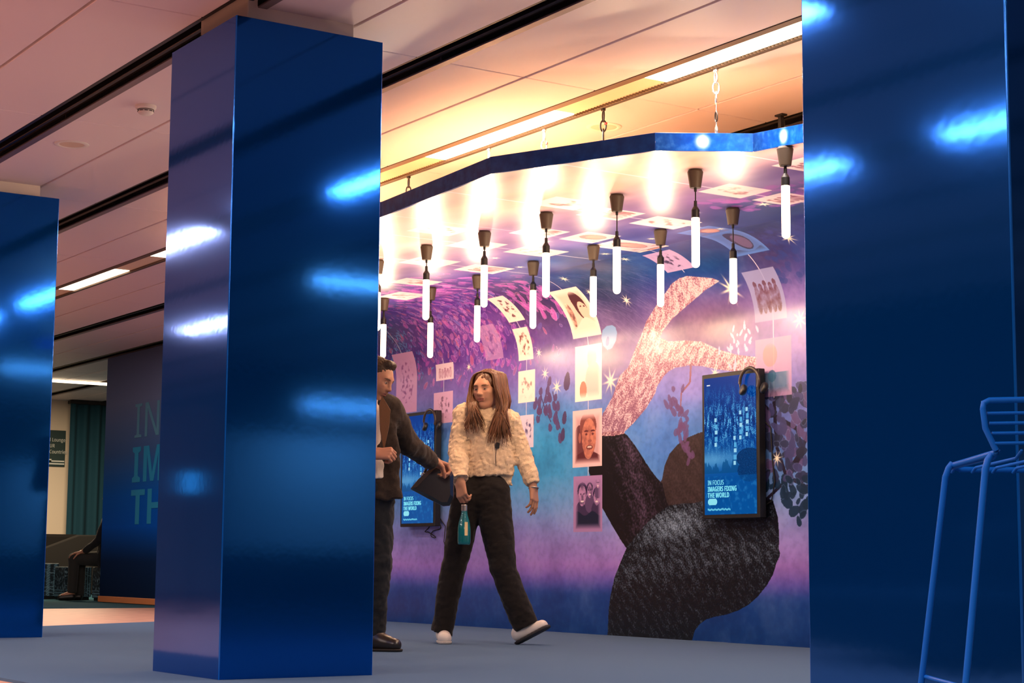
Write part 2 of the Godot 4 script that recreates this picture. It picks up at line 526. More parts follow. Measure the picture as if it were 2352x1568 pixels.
func blue_wall_mat() -> StandardMaterial3D:
	# printed graphic: slate at the top, blue in the middle, black-blue at the foot
	var im := Image.create(8, 256, false, Image.FORMAT_RGB8)
	var st := [[0.0, c8(16, 36, 66)], [0.16, c8(16, 44, 88)], [0.30, c8(8, 92, 206)], [0.42, c8(14, 98, 204)], [0.6, c8(66, 104, 164)], [0.8, c8(108, 128, 172)], [1.0, c8(94, 112, 154)]]
	for y in 256:
		var s := 1.0 - y / 255.0
		var col: Color = st[0][1]
		for i in st.size() - 1:
			if s >= st[i][0]: col = st[i][1].lerp(st[i + 1][1], clampf((s - st[i][0]) / (st[i + 1][0] - st[i][0]), 0, 1))
		for x in 8: im.set_pixel(x, y, col)
	var m := mat(Color.WHITE, 0.85, 0.0, 0.15)
	m.albedo_texture = ImageTexture.create_from_image(im)
	m.uv1_triplanar = true; m.uv1_world_triplanar = true
	m.uv1_scale = Vector3(0.1, 1.0 / CE, 0.1)
	return m

func columns() -> void:
	var spots := [
		[Vector3(-6.826, 0, -3.084), "tall glossy blue square column in the middle, standing before the walkway, lit streaks on it"],
		[Vector3(-11.073, 0, -3.084), "farthest glossy blue square column, cut by the picture's far edge"],
		[Vector3(-2.657, 0, -3.084), "nearest glossy blue square column behind the wire bar stool"]]
	for s in spots:
		var t := base("column", s[0])
		tag(t, s[1], "column", "glossy blue clad columns")
		var w := 0.70; var d := 0.717; var h := 2.794
		if s[0].x > -3: w = 0.672
		# four cladding boards, mitred at slim bright corner edges
		var e := 0.004
		put("cladding_board", boxm(Vector3(-w + e, 0, -0.02), Vector3(-e, h, 0), 0.001), M.blue, t)
		put("cladding_board", boxm(Vector3(-0.02, 0, -d + e), Vector3(0, h, -e), 0.001), M.blue, t)
		put("cladding_board", boxm(Vector3(-w + e, 0, -d), Vector3(-e, h, -d + 0.02), 0.001), M.blue, t)
		put("cladding_board", boxm(Vector3(-w, 0, -d + e), Vector3(-w + 0.02, h, -e), 0.001), M.blue, t)
		for c in [[0, 0], [0, 1], [1, 0], [1, 1]]:
			var m := MB.new()
			var px: float = -w + 0.006 if c[0] else -0.006
			var pz: float = -d + 0.006 if c[1] else -0.006
			m.lathe([Vector2(0.006, 0.0), Vector2(0.006, h)], 16)
			var o := put("corner_edge", m.mesh(), M.blue_edge, t)
			o.position = Vector3(px, 0, pz)
		put("lid", boxm(Vector3(-w + 0.01, h - 0.02, -d + 0.01), Vector3(-0.01, h - 0.002, -0.01)), M.blue, t)
		var nk := boxm(Vector3(-w + 0.097, h - 0.01, -d + 0.097), Vector3(-0.097, CE + 0.19, -0.097), 0.004)
		put("neck", nk, M.white, t)

# ---- the mural print ------------------------------------------------------------------------------------------------------------
class Print:
	var im: Image
	var x0: float; var s0: float; var k: float
	var W: int; var H: int
	func _init(xa: float, sa: float, wide: float, high: float, ppm: float) -> void:
		x0 = xa; s0 = sa; k = ppm
		W = int(wide * ppm); H = int(high * ppm)
		im = Image.create(W, H, false, Image.FORMAT_RGBA8)
	func px(x: float) -> float: return (x - x0) * k
	func py(s: float) -> float: return H - (s - s0) * k
	# a soft ground of colour: a vertical ramp with broad patches laid over it
	func ground(ramp: Array, blobs: Array) -> void:
		var w := 160; var h := int(160.0 * H / W)
		var g := Image.create(w, h, false, Image.FORMAT_RGBA8)
		for j in h:
			var s := s0 + (1.0 - (j + 0.5) / h) * H / k
			var b: Color = ramp[0][1]
			for i in ramp.size() - 1:
				if s >= ramp[i][0]: b = ramp[i][1].lerp(ramp[i + 1][1], clampf((s - ramp[i][0]) / (ramp[i + 1][0] - ramp[i][0]), 0, 1))
			for i in w:
				var x := x0 + (i + 0.5) / w * W / k
				var col := b
				for q in blobs:
					var dx: float = (x - q[0]) / q[2]; var ds: float = (s - q[1]) / q[3]
					var d := dx * dx + ds * ds
					if d < 4.0: col = col.lerp(q[4], q[5] * exp(-d))
				g.set_pixel(i, j, col)
		g.resize(W, H, Image.INTERPOLATE_CUBIC)
		im = g
	func grain(freq: float, sd: int, light: Color, dark: Color, stretch := 1.0) -> void:
		var n := FastNoiseLite.new(); n.seed = sd; n.frequency = freq; n.fractal_octaves = 4
		var a := n.get_image(int(W / stretch), H)
		a.resize(W, H, Image.INTERPOLATE_CUBIC)
		var by := a.get_data()
		var lay := PackedByteArray(); lay.resize(W * H * 4)
		var lr := int(light.r * 255); var lg := int(light.g * 255); var lb := int(light.b * 255); var la := light.a
		var dr := int(dark.r * 255); var dg := int(dark.g * 255); var db := int(dark.b * 255); var da := dark.a
		var o := 0
		for i in W * H:
			var t: int = by[i] - 128
			if t > 0:
				lay[o] = lr; lay[o + 1] = lg; lay[o + 2] = lb; lay[o + 3] = int(t * 2 * la)
			else:
				lay[o] = dr; lay[o + 1] = dg; lay[o + 2] = db; lay[o + 3] = int(-t * 2 * da)
			o += 4
		im.blend_rect(Image.create_from_data(W, H, false, Image.FORMAT_RGBA8, lay), Rect2i(0, 0, W, H), Vector2i.ZERO)
	func spans(pts: Array) -> Array:
		var q := []
		for p in pts: q.append(Vector2(px(p[0]), py(p[1])))
		var lo := 1e9; var hi := -1e9
		for p in q: lo = minf(lo, p.y); hi = maxf(hi, p.y)
		var out := []
		for y in range(maxi(int(ceil(lo - 0.5)), 0), mini(int(floor(hi - 0.5)), H - 1) + 1):
			var xs := []
			var yy := y + 0.5
			for i in q.size():
				var a: Vector2 = q[i]; var b: Vector2 = q[(i + 1) % q.size()]
				if (a.y <= yy) != (b.y <= yy): xs.append(a.x + (yy - a.y) / (b.y - a.y) * (b.x - a.x))
			xs.sort()
			for i in range(0, xs.size() - 1, 2):
				var xa := maxi(int(round(xs[i])), 0); var xb := mini(int(round(xs[i + 1])), W)
				if xb > xa: out.append(Vector3i(y, xa, xb))
		return out
	func poly(pts: Array, col: Color) -> void:
		for s in spans(pts):
			if col.a >= 0.99: im.fill_rect(Rect2i(s.y, s.x, s.z - s.y, 1), col)
			else:
				for x in range(s.y, s.z): im.set_pixel(x, s.x, im.get_pixel(x, s.x).lerp(Color(col, 1), col.a))
	# bark or stone: streaked noise between two tones, the ground showing through by through
	func stone(pts: Array, dark: Color, light: Color, n: FastNoiseLite, dir: Vector2, amount: float, what: String, through := 0.0) -> void:
		var across := Vector2(-dir.y, dir.x)
		for s in spans(pts):
			for x in range(s.y, s.z):
				var P := Vector2(x, s.x)
				var t := n.get_noise_2d(P.dot(across) * 1.0, P.dot(dir) * 0.4) * 0.26 + n.get_noise_2d(x * 3.1 + 400.0, s.x * 3.1) * 0.34 + 0.5
				var u := bias(what, x0 + x / k, s0 + (H - s.x) / k)
				var m := clampf((t - 0.5) * 3.2 * amount + u, 0.0, 1.0)
				var col := dark.lerp(light, m)
				if through > 0: col = col.lerp(im.get_pixel(x, s.x), through)
				im.set_pixel(x, s.x, col)
	func bias(what: String, x: float, s: float) -> float:
		match what:
			"mound": return 0.22
			"stump": return 0.36 - absf(x + 9.62 + (s - 1.1) * 0.35) * 1.8
			"trunk": return 0.45 + (s - 1.7) * 0.35 + (x + 9.5) * 0.1
		var t := exp(-pow((s - 0.74 - (x + 9.2) * 0.12) / 0.12, 2.0)) * 0.72 * exp(-pow((x + 9.2) / 0.42, 2.0))
		var u := exp(-pow((s - 0.52 - (x + 8.9) * 0.1) / 0.12, 2.0)) * 0.28
		return -0.05 + t + u
	func leaf(x: float, s: float, ln: float, wd: float, ang: float, col: Color, rim := Color(0, 0, 0, 0)) -> void:
		var d := Vector2(cos(ang), sin(ang)); var a := Vector2(-d.y, d.x)
		var pts := []
		for i in 10:
			var g := TAU * i / 10.0
			var q := d * cos(g) * ln * 0.5 + a * sin(g) * wd * 0.5 * (1.0 - 0.25 * cos(g))
			pts.append([x + q.x, s + q.y])
		poly(pts, col)
		if rim.a > 0:
			for i in 10: line(pts[i][0], pts[i][1], pts[(i + 1) % 10][0], pts[(i + 1) % 10][1], 0.004, rim)
	func line(xa: float, sa: float, xb: float, sb: float, wd: float, col: Color) -> void:
		var d := Vector2(xb - xa, sb - sa)
		if d.length() < 1e-5: return
		var a := Vector2(-d.y, d.x).normalized() * wd * 0.5
		poly([[xa + a.x, sa + a.y], [xb + a.x, sb + a.y], [xb - a.x, sb - a.y], [xa - a.x, sa - a.y]], col)
	func curve(pts: Array, wa: float, wb: float, col: Color) -> void:
		for i in pts.size() - 1:
			line(pts[i][0], pts[i][1], pts[i + 1][0], pts[i + 1][1], lerpf(wa, wb, float(i) / pts.size()), col)
	# a printed star: a white core with thin rays
	func star(x: float, s: float, r: float, col := Color(1, 0.97, 0.88), round_ := false) -> void:
		var c := Vector2(px(x), py(s)); var R := r * k
		for y in range(maxi(int(c.y - R), 0), mini(int(c.y + R) + 1, H)):
			for xx in range(maxi(int(c.x - R), 0), mini(int(c.x + R) + 1, W)):
				var d := (Vector2(xx, y) - c) / R
				var l := d.length()
				if l > 1.0: continue
				var g := d.angle()
				var ray := pow(absf(cos(g * 4.0 + 0.6)), 6.0) * 0.6 + 0.4
				if round_: ray = 1.0
				var a := clampf(pow(maxf(1.0 - l / ray, 0.0), 1.6) * 1.9, 0.0, 1.0)
				if a > 0.01: im.set_pixel(xx, y, im.get_pixel(xx, y).lerp(col, a))
	# a printed snapshot: pale margin, a faded picture of people in it
	func photo(kind: String, xa: float, xb: float, sa: float, sb: float, paper: Color, ink: Color, skin: Color, see := 0.0) -> void:
		var rng := FastNoiseLite.new(); rng.seed = int(xa * -100); rng.frequency = 0.06
		for y in range(maxi(int(py(sb)), 0), mini(int(py(sa)), H)):
			for x in range(maxi(int(px(xa)), 0), mini(int(px(xb)), W)):
				var u := (x - px(xa)) / (px(xb) - px(xa)); var v := 1.0 - (y - py(sb)) / (py(sa) - py(sb))
				var col := paper
				var m := minf(minf(u, 1.0 - u), minf(v, 1.0 - v))
				var fade := clampf((m - 0.06) * 9.0, 0.0, 1.0)
				var nz := rng.get_noise_2d(x, y)
				var pic := paper
				match kind:
					"smile":
						pic = paper.lerp(ink, 0.25)
						if _in(u, v, 0.22, 0.35, 0.2, 0.4): pic = ink.lerp(paper, 0.1)
						if v < 0.17 + 0.12 * sin(u * 3.2): pic = ink
						if _in(u, v, 0.52, 0.72, 0.28, 0.26): pic = ink.lerp(skin, 0.35)
						if _in(u, v, 0.24, 0.52, 0.045, 0.09): pic = skin.lerp(ink, 0.3)
						if _in(u, v, 0.53, 0.34, 0.16, 0.2): pic = skin.lerp(ink, 0.2)
						if _in(u, v, 0.55, 0.52, 0.24, 0.34): pic = skin.lerp(ink, clampf(0.15 + nz * 0.5 + (0.5 - u) * 0.3, 0, 1))
						for e in [0.46, 0.68]:
							if _in(u, v, e, 0.635, 0.075, 0.014): pic = ink
							if _in(u, v, e, 0.58, 0.052, 0.017): pic = skin.lerp(ink, 0.45)
							if _in(u, v, e, 0.58, 0.026, 0.022): pic = ink
						if _in(u, v, 0.585, 0.46, 0.06, 0.028): pic = skin.lerp(ink, 0.45)
						if _in(u, v, 0.57, 0.345, 0.115, 0.042): pic = ink.lerp(skin, 0.3)
						if _in(u, v, 0.57, 0.352, 0.08, 0.015): pic = Color(0.92, 0.82, 0.78)
					"woman":
						pic = skin.lerp(paper, 0.35)
						if _in(u, v, 0.62, 0.62, 0.2, 0.3): pic = ink
						if _in(u, v, 0.66, 0.5, 0.15, 0.18): pic = skin.lerp(paper, 0.2)
						if _in(u, v, 0.63, 0.58, 0.03, 0.015) or _in(u, v, 0.74, 0.57, 0.03, 0.015): pic = ink
						if v < 0.26 + 0.1 * cos((u - 0.6) * 6.0): pic = paper.lerp(skin, 0.25)
						if _in(u, v, 0.2, 0.45, 0.09, 0.24): pic = skin.lerp(ink, 0.3 + nz)
					"group":
						pic = paper.lerp(ink, 0.15)
						for q in [[0.3, 0.66, 0.16, 0.2], [0.56, 0.74, 0.1, 0.13], [0.8, 0.62, 0.12, 0.15], [0.84, 0.87, 0.07, 0.09]]:
							if _in(u, v, q[0], q[1] - q[3] * 1.7, q[2] * 1.6, q[3] * 1.3): pic = ink.lerp(paper, 0.35 if q[2] < 0.12 else 0.1)
							if _in(u, v, q[0], q[1] + q[3] * 0.45, q[2] * 1.05, q[3] * 0.75): pic = ink
							if _in(u, v, q[0], q[1], q[2] * 0.85, q[3] * 0.95): pic = skin.lerp(ink, clampf(0.2 + nz, 0, 0.6))
							if _in(u, v, q[0] - q[2] * 0.32, q[1] + q[3] * 0.15, 0.02, 0.012) or _in(u, v, q[0] + q[2] * 0.32, q[1] + q[3] * 0.15, 0.02, 0.012): pic = ink
							if _in(u, v, q[0], q[1] - q[3] * 0.5, q[2] * 0.4, 0.015): pic = Color(0.95, 0.9, 0.92)
						if v < 0.34 + 0.04 * sin(u * 12.0): pic = ink.lerp(Color(0.02, 0.12, 0.2), 0.5)
					"sage":
						pic = paper
						if _in(u, v, 0.62, 0.78, 0.17, 0.19): pic = paper.lerp(skin, 0.45)
						if _in(u, v, 0.68, 0.35, 0.3, 0.35): pic = paper.lerp(Color(0.55, 0.68, 0.7), 0.55)
						if _in(u, v, 0.3, 0.2, 0.13, 0.17): pic = skin.lerp(ink, 0.3)
					"head", "bluehead":
						pic = paper.lerp(ink, 0.15)
						if _in(u, v, 0.55, 0.5, 0.24, 0.36): pic = ink.lerp(paper, 0.15)
						if _in(u, v, 0.57, 0.44, 0.18, 0.26): pic = skin.lerp(ink, 0.3)
						if v < 0.16 + 0.06 * cos(u * 6.0): pic = ink.lerp(paper, 0.4)
					"crew":
						pic = paper
						for q in 5:
							var cx := 0.2 + q * 0.15
							if _in(u, v, cx, 0.72 - 0.05 * (q % 2), 0.055, 0.06): pic = ink
							if _in(u, v, cx, 0.42, 0.085, 0.27): pic = ink.lerp(paper, 0.3 + nz * 0.8)
					"dusk":
						pic = paper
						if _in(u, v, 0.4, 0.72, 0.2, 0.2): pic = skin
						if _in(u, v, 0.45, 0.36, 0.12, 0.1): pic = ink
						if v < 0.42: pic = pic.lerp(Color(0.2, 0.45, 0.58), 0.7)
					_:
						pic = paper.lerp(ink, clampf(nz * 2.4 - 0.1, 0, 1) * (1.0 if _in(u, v, 0.5, 0.52, 0.3, 0.36) else 0.1))
				col = paper.lerp(pic, fade)
				if see > 0: col = col.lerp(im.get_pixel(x, y), see)
				im.set_pixel(x, y, col)
	func _in(u: float, v: float, cu: float, cv: float, ru: float, rv: float) -> bool:
		var a := (u - cu) / ru; var b := (v - cv) / rv
		return a * a + b * b < 1.0

const ROCK := [[-9.929,0.0],[-9.918,0.167],[-9.898,0.262],[-9.852,0.389],[-9.779,0.499],[-9.707,0.601],[-9.591,0.686],[-9.476,0.763],[-9.363,0.822],[-9.251,0.866],[-9.13,0.874],[-8.998,0.875],[-8.846,0.894],[-8.618,0.932],[-8.398,0.925],[-8.238,0.871],[-8.197,0.771],[-8.188,0.687],[-8.19,0.574],[-8.178,0.553],[-8.191,0.525],[-8.212,0.497],[-8.245,0.427],[-8.299,0.363],[-8.385,0.291],[-8.472,0.239],[-8.571,0.201],[-8.683,0.173],[-8.807,0.155],[-8.888,0.135],[-8.946,0.104],[-8.993,0.065],[-9.023,0.0]]
const STUMP := [[-9.993,0.867],[-9.879,0.745],[-9.786,0.649],[-9.714,0.586],[-9.591,0.671],[-9.476,0.747],[-9.251,0.858],[-9.276,0.889],[-9.325,1.013],[-9.387,1.054],[-9.449,1.107],[-9.5,1.156],[-9.602,1.262],[-9.706,1.351],[-9.779,1.387],[-9.974,1.39],[-10.07,1.33],[-10.138,1.211],[-10.152,1.122]]
const MOUND := [[-9.378,0.99],[-9.325,1.041],[-9.3,1.126],[-9.247,1.204],[-9.165,1.259],[-9.073,1.298],[-8.937,1.326],[-8.748,1.33],[-8.566,1.284],[-8.42,1.193],[-8.329,1.086],[-8.28,0.955],[-8.35,0.85],[-8.6,0.86],[-9.261,0.86]]
const TRUNK := [[-9.987,1.517],[-9.871,1.632],[-9.795,1.765],[-9.694,1.818],[-9.643,1.897],[-9.594,1.968],[-9.54,2.031],[-9.473,2.108],[-9.338,2.193],[-9.197,2.265],[-9.063,2.333],[-8.957,2.362],[-8.873,2.367],[-8.661,2.314],[-8.616,2.286],[-8.789,2.242],[-9.067,2.145],[-9.202,2.093],[-9.298,2.036],[-9.344,1.989],[-9.255,1.95],[-9.08,1.94],[-8.909,1.915],[-8.743,1.849],[-8.559,1.796],[-8.37,1.764],[-8.371,1.702],[-8.582,1.692],[-8.755,1.721],[-8.91,1.756],[-9.046,1.772],[-9.185,1.769],[-9.256,1.75],[-9.303,1.724],[-9.375,1.663],[-9.399,1.613],[-9.497,1.522],[-9.619,1.44],[-9.732,1.379],[-9.744,1.364],[-9.871,1.356],[-10.0,1.363],[-10.03,1.42]]

func paint_wall() -> Image:
	var P := Print.new(-14.0, 0.0, 8.0, 2.75, 256.0)
	P.ground([[0.0, c8(14, 62, 136)], [0.26, c8(20, 70, 152)], [0.36, c8(104, 96, 196)], [0.46, c8(168, 128, 220)], [0.62, c8(164, 148, 230)], [0.85, c8(132, 164, 232)], [1.15, c8(86, 162, 230)], [1.5, c8(102, 146, 228)], [1.8, c8(146, 132, 220)], [2.05, c8(126, 100, 186)], [2.4, c8(66, 60, 152)], [2.75, c8(36, 64, 150)]], [
		[-10.8, 1.3, 0.7, 0.35, c8(54, 164, 226), 0.85], [-12.6, 1.3, 0.8, 0.4, c8(74, 150, 232), 0.7], [-9.3, 1.25, 0.5, 0.3, c8(84, 136, 232), 0.8], [-9.0, 1.62, 0.5, 0.14, c8(164, 150, 238), 0.7],
		[-12.0, 2.4, 1.0, 0.5, c8(92, 46, 156), 0.9], [-12.85, 2.55, 0.4, 0.3, c8(16, 66, 130), 0.9], [-11.3, 2.35, 0.6, 0.4, c8(100, 50, 160), 0.8], [-10.6, 2.45, 0.4, 0.3, c8(70, 46, 84), 0.8],
		[-9.75, 2.5, 0.35, 0.35, c8(46, 56, 84), 0.9], [-9.5, 2.62, 0.4, 0.2, c8(60, 54, 60), 0.8], [-9.95, 2.7, 0.4, 0.2, c8(16, 84, 160), 0.95], [-9.0, 2.6, 0.6, 0.25, c8(10, 76, 158), 0.95], [-8.55, 2.5, 0.35, 0.25, c8(14, 70, 138), 0.95],
		[-7.85, 2.65, 0.45, 0.2, c8(18, 48, 84), 0.95], [-8.0, 2.4, 0.3, 0.2, c8(66, 42, 62), 0.8], [-7.6, 2.35, 0.45, 0.3, c8(30, 56, 140), 0.85], [-8.9, 2.0, 0.6, 0.2, c8(120, 84, 110), 0.7],
		[-8.1, 1.3, 0.5, 0.3, c8(70, 100, 180), 0.7], [-7.9, 1.8, 0.4, 0.5, c8(148, 116, 206), 0.7], [-11.6, 0.6, 0.9, 0.2, c8(124, 104, 190), 0.6], [-9.9, 1.95, 0.3, 0.3, c8(126, 96, 140), 0.6]])
	P.grain(0.008, 21, Color(0.9, 0.85, 1.0, 0.16), Color(0.05, 0.04, 0.2, 0.16))
	P.grain(0.06, 22, Color(1, 0.9, 1.0, 0.07), Color(0.05, 0.04, 0.2, 0.10))
	var r := RandomNumberGenerator.new(); r.seed = 77
	# drifting leaves in the crown
	for i in 2600:
		var x := r.randf_range(-13.2, -10.2); var s := r.randf_range(1.85, 2.75)
		var dens := exp(-pow((x + 11.7) / 0.75, 2.0)) * clampf((s - 1.8) * 3.0, 0, 1)
		if r.randf() > dens: continue
		var pal := [c8(150, 80, 190), c8(190, 90, 200), c8(120, 70, 180), c8(206, 120, 200), c8(96, 60, 160), c8(200, 100, 150), c8(110, 100, 200)]
		var sz := r.randf_range(0.025, 0.085)
		P.leaf(x, s, sz, sz * r.randf_range(0.35, 0.6), r.randf_range(0.4, 2.6), Color(pal[r.randi() % 7], r.randf_range(0.25, 0.75)), Color(1, 0.8, 1, 0.35) if r.randf() < 0.5 else Color(0, 0, 0, 0))
	for i in 60:
		var x := r.randf_range(-10.75, -10.3); var s := r.randf_range(2.25, 2.75)
		P.leaf(x, s, r.randf_range(0.05, 0.12), 0.04, r.randf_range(1.2, 2.4), Color(c8(196, 92, 196), 0.7), Color(1, 0.8, 1, 0.4))
	for i in 260:      # teal glints on the far edge
		var x := -12.7 + r.randfn() * 0.14; var s := 2.2 + r.randfn() * 0.16
		P.leaf(x, s, r.randf_range(0.015, 0.05), 0.014, r.randf_range(0, 3.1), Color(c8(90, 170, 230), r.randf_range(0.2, 0.7)))
	for i in 160:      # long strokes of the crown in the middle
		var x := r.randf_range(-10.2, -9.3); var s := r.randf_range(2.05, 2.7)
		P.line(x, s, x + r.randf_range(0.1, 0.25), s - r.randf_range(0.05, 0.2), 0.004, Color(c8(150, 130, 190), r.randf_range(0.1, 0.35)))
	# boulder trunk
	var n := FastNoiseLite.new(); n.seed = 5; n.frequency = 0.05; n.fractal_octaves = 4
	var n2 := FastNoiseLite.new(); n2.seed = 6; n2.frequency = 0.07; n2.fractal_octaves = 5; n2.noise_type = FastNoiseLite.TYPE_SIMPLEX
	P.stone(MOUND, c8(46, 37, 39), c8(112, 92, 100), n, Vector2(0.8, 0.6), 0.25, "mound")
	P.stone(STUMP, c8(22, 19, 26), c8(120, 96, 134), n, Vector2(0.5, 0.86), 0.5, "stump")
	P.stone(TRUNK, c8(146, 88, 112), c8(255, 222, 222), n2, Vector2(0.62, -0.78), 0.9, "trunk", 0.12)
	P.stone(ROCK, c8(14, 17, 26), c8(138, 162, 190), n2, Vector2(0.75, 0.66), 0.46, "rock")
	# hanging twigs and leaves
	var dk := Color(c8(70, 52, 96), 0.9)
	P.curve([[-9.02, 1.78], [-9.03, 1.66], [-9.12, 1.6], [-9.13, 1.5]], 0.018, 0.008, Color(c8(150, 100, 120), 0.9))
	for i in 36:
		var t := i / 36.0
		P.leaf(-9.2 + t * 0.16 + r.randfn() * 0.035, 1.6 - t * 0.42 + r.randfn() * 0.03, r.randf_range(0.04, 0.09), r.randf_range(0.03, 0.05), r.randf_range(0.5, 2.6), Color(c8(108, 78, 128), 0.75))
	for b in [[-10.75, 1.7, -10.62, 1.5], [-10.6, 1.72, -10.5, 1.44], [-10.66, 1.78, -10.78, 1.52]]:
		P.curve([[b[0], b[1]], [lerpf(b[0], b[2], 0.4), lerpf(b[1], b[3], 0.5)], [b[2], b[3]]], 0.01, 0.006, dk)
		for i in 8: P.leaf(lerpf(b[0], b[2], i / 7.0) + r.randfn() * 0.04, lerpf(b[1], b[3], i / 7.0) + r.randfn() * 0.03, r.randf_range(0.05, 0.1), 0.05, r.randf_range(1.0, 2.2), Color(c8(92, 66, 116), 0.85))
	for q in [[-10.45, 1.52, 0.1], [-10.47, 1.4, 0.1], [-10.86, 1.52, 0.1], [-10.85, 1.24, 0.06], [-10.42, 1.78, 0.14]]: P.leaf(q[0], q[1], q[2], q[2] * 0.55, 1.4, Color(c8(80, 58, 100), 0.9))
	# leafy branches at the far end
	for q in [[[-8.38, 1.5], [-8.2, 1.38], [-8.02, 1.3], [-7.96, 1.15], [-8.1, 1.0], [-8.3, 0.88]], [[-8.22, 1.5], [-8.2, 1.2], [-8.12, 1.02], [-7.95, 0.95], [-7.8, 0.96]], [[-8.12, 1.02], [-7.98, 1.16], [-7.9, 1.3]]]:
		P.curve(q, 0.03, 0.016, c8(34, 30, 52))
	for i in 330:
		var x := r.randf_range(-8.36, -7.6); var s := r.randf_range(0.72, 1.56)
		if s < 0.95 and x < -8.2 + (0.95 - s) * 0.9: continue
		if r.randf() > 0.75: continue
		var lo := s < 1.0
		var pal := [c8(44, 52, 88), c8(64, 66, 118), c8(38, 44, 70), c8(92, 78, 130)]
		var sz := r.randf_range(0.05, 0.12)
		P.leaf(x, s, sz, sz * 0.6, r.randf_range(0, 3.1), Color(c8(20, 46, 74) if lo else pal[r.randi() % 4], 0.9), Color(0.6, 0.7, 0.95, 0.3) if r.randf() < 0.3 else Color(0, 0, 0, 0))
	for i in 240:
		P.leaf(r.randf_range(-8.1, -7.3), r.randf_range(2.2, 2.65), r.randf_range(0.03, 0.08), 0.04, r.randf_range(0, 3.1), Color(c8(52, 66, 140), r.randf_range(0.2, 0.6)))
	# strings of snapshots
	var pale := c8(250, 232, 224)
	var cord := Color(0.95, 0.9, 0.97)
	for q in [[-10.16, 0.9, 2.75], [-10.94, 1.4, 2.75], [-8.22, 1.5, 2.75], [-12.72, 1.9, 2.5], [-12.12, 1.7, 2.1], [-8.87, 2.4, 2.75]]: P.line(q[0], q[1], q[0], q[2], 0.008, Color(cord, 0.8))
	P.photo("sage", -10.32, -9.998, 1.62, 2.012, c8(252, 244, 232), c8(120, 60, 50), c8(230, 170, 150))
	P.photo("smile", -10.347, -9.995, 1.156, 1.555, c8(244, 204, 208), c8(92, 44, 52), c8(206, 132, 112))
	P.photo("group", -10.335, -9.99, 0.7, 1.09, c8(176, 136, 192), c8(52, 42, 78), c8(184, 140, 190))
	P.photo("woman", -10.33, -9.99, 2.073, 2.47, pale, c8(84, 46, 52), c8(240, 190, 172))
	P.photo("faint", -11.05, -10.827, 1.662, 1.902, c8(252, 240, 230), c8(170, 140, 140), c8(220, 190, 180))
	P.photo("sketch", -11.045, -10.85, 1.978, 2.226, pale, c8(120, 70, 70), c8(220, 190, 180))
	P.photo("sketch", -11.04, -10.825, 2.28, 2.542, pale, c8(90, 40, 60), c8(220, 190, 180))
	P.photo("sketch", -11.02, -10.84, 1.325, 1.568, c8(224, 214, 238), c8(90, 84, 130), c8(220, 190, 180))
	P.photo("sketch", -12.88, -12.54, 1.7, 2.2, c8(220, 170, 220), c8(150, 90, 160), c8(220, 130, 170))
	P.photo("crew", -12.24, -11.97, 1.923, 2.055, c8(246, 222, 238), c8(200, 150, 180), c8(220, 190, 180))
	P.photo("faint", -12.27, -11.978, 1.58, 1.83, c8(226, 182, 222), c8(120, 80, 120), c8(220, 190, 180))
	P.photo("faint", -11.5, -11.25, 2.02, 2.3, c8(196, 150, 206), c8(130, 90, 160), c8(220, 190, 180), 0.3)
	P.photo("crew", -8.385, -8.092, 1.978, 2.312, c8(150, 152, 204), c8(104, 70, 90), c8(160, 120, 140), 0.12)
	P.photo("dusk", -8.385, -8.058, 1.506, 1.87, c8(188, 152, 198), c8(70, 96, 130), c8(186, 142, 150), 0.15)
	P.photo("bluehead", -8.32, -8.02, 2.43, 2.745, c8(86, 124, 204), c8(50, 44, 66), c8(120, 104, 150))
	P.photo("sketch", -9.02, -8.74, 2.42, 2.65, c8(188, 164, 216), c8(60, 50, 90), c8(220, 190, 180))
	P.photo("head", -8.97, -8.67, 2.705, 2.75, pale, c8(150, 90, 70), c8(236, 170, 140))
	# pale chips and a round patch of sky through the branches
	for i in 26: P.leaf(-8.55 + r.randfn() * 0.09, 1.86 + r.randfn() * 0.07, r.randf_range(0.02, 0.07), 0.02, r.randf_range(0.8, 2.4), Color(c8(214, 204, 240), 0.85))
	P.leaf(-9.9, 2.05, 0.2, 0.16, 0.6, Color(c8(130, 170, 225), 0.95)); P.leaf(-9.93, 2.02, 0.07, 0.04, 1.2, c8(84, 110, 190))
	# stars
	for q in [[-9.9, 1.74, 0.09], [-9.6, 2.28, 0.05], [-9.42, 2.03, 0.04], [-8.55, 2.22, 0.1], [-9.92, 2.4, 0.035], [-10.0, 2.58, 0.05], [-10.55, 1.75, 0.06], [-10.7, 1.86, 0.05], [-10.78, 2.02, 0.04], [-7.98, 1.96, 0.06], [-8.2, 1.13, 0.05], [-8.78, 1.7, 0.05], [-12.4, 1.62, 0.06], [-11.75, 2.0, 0.04], [-12.6, 2.62, 0.05], [-9.2, 2.66, 0.05], [-7.8, 2.5, 0.06], [-9.35, 1.9, 0.03]]:
		P.star(q[0], q[1], q[2] * 1.35)
	return P.im

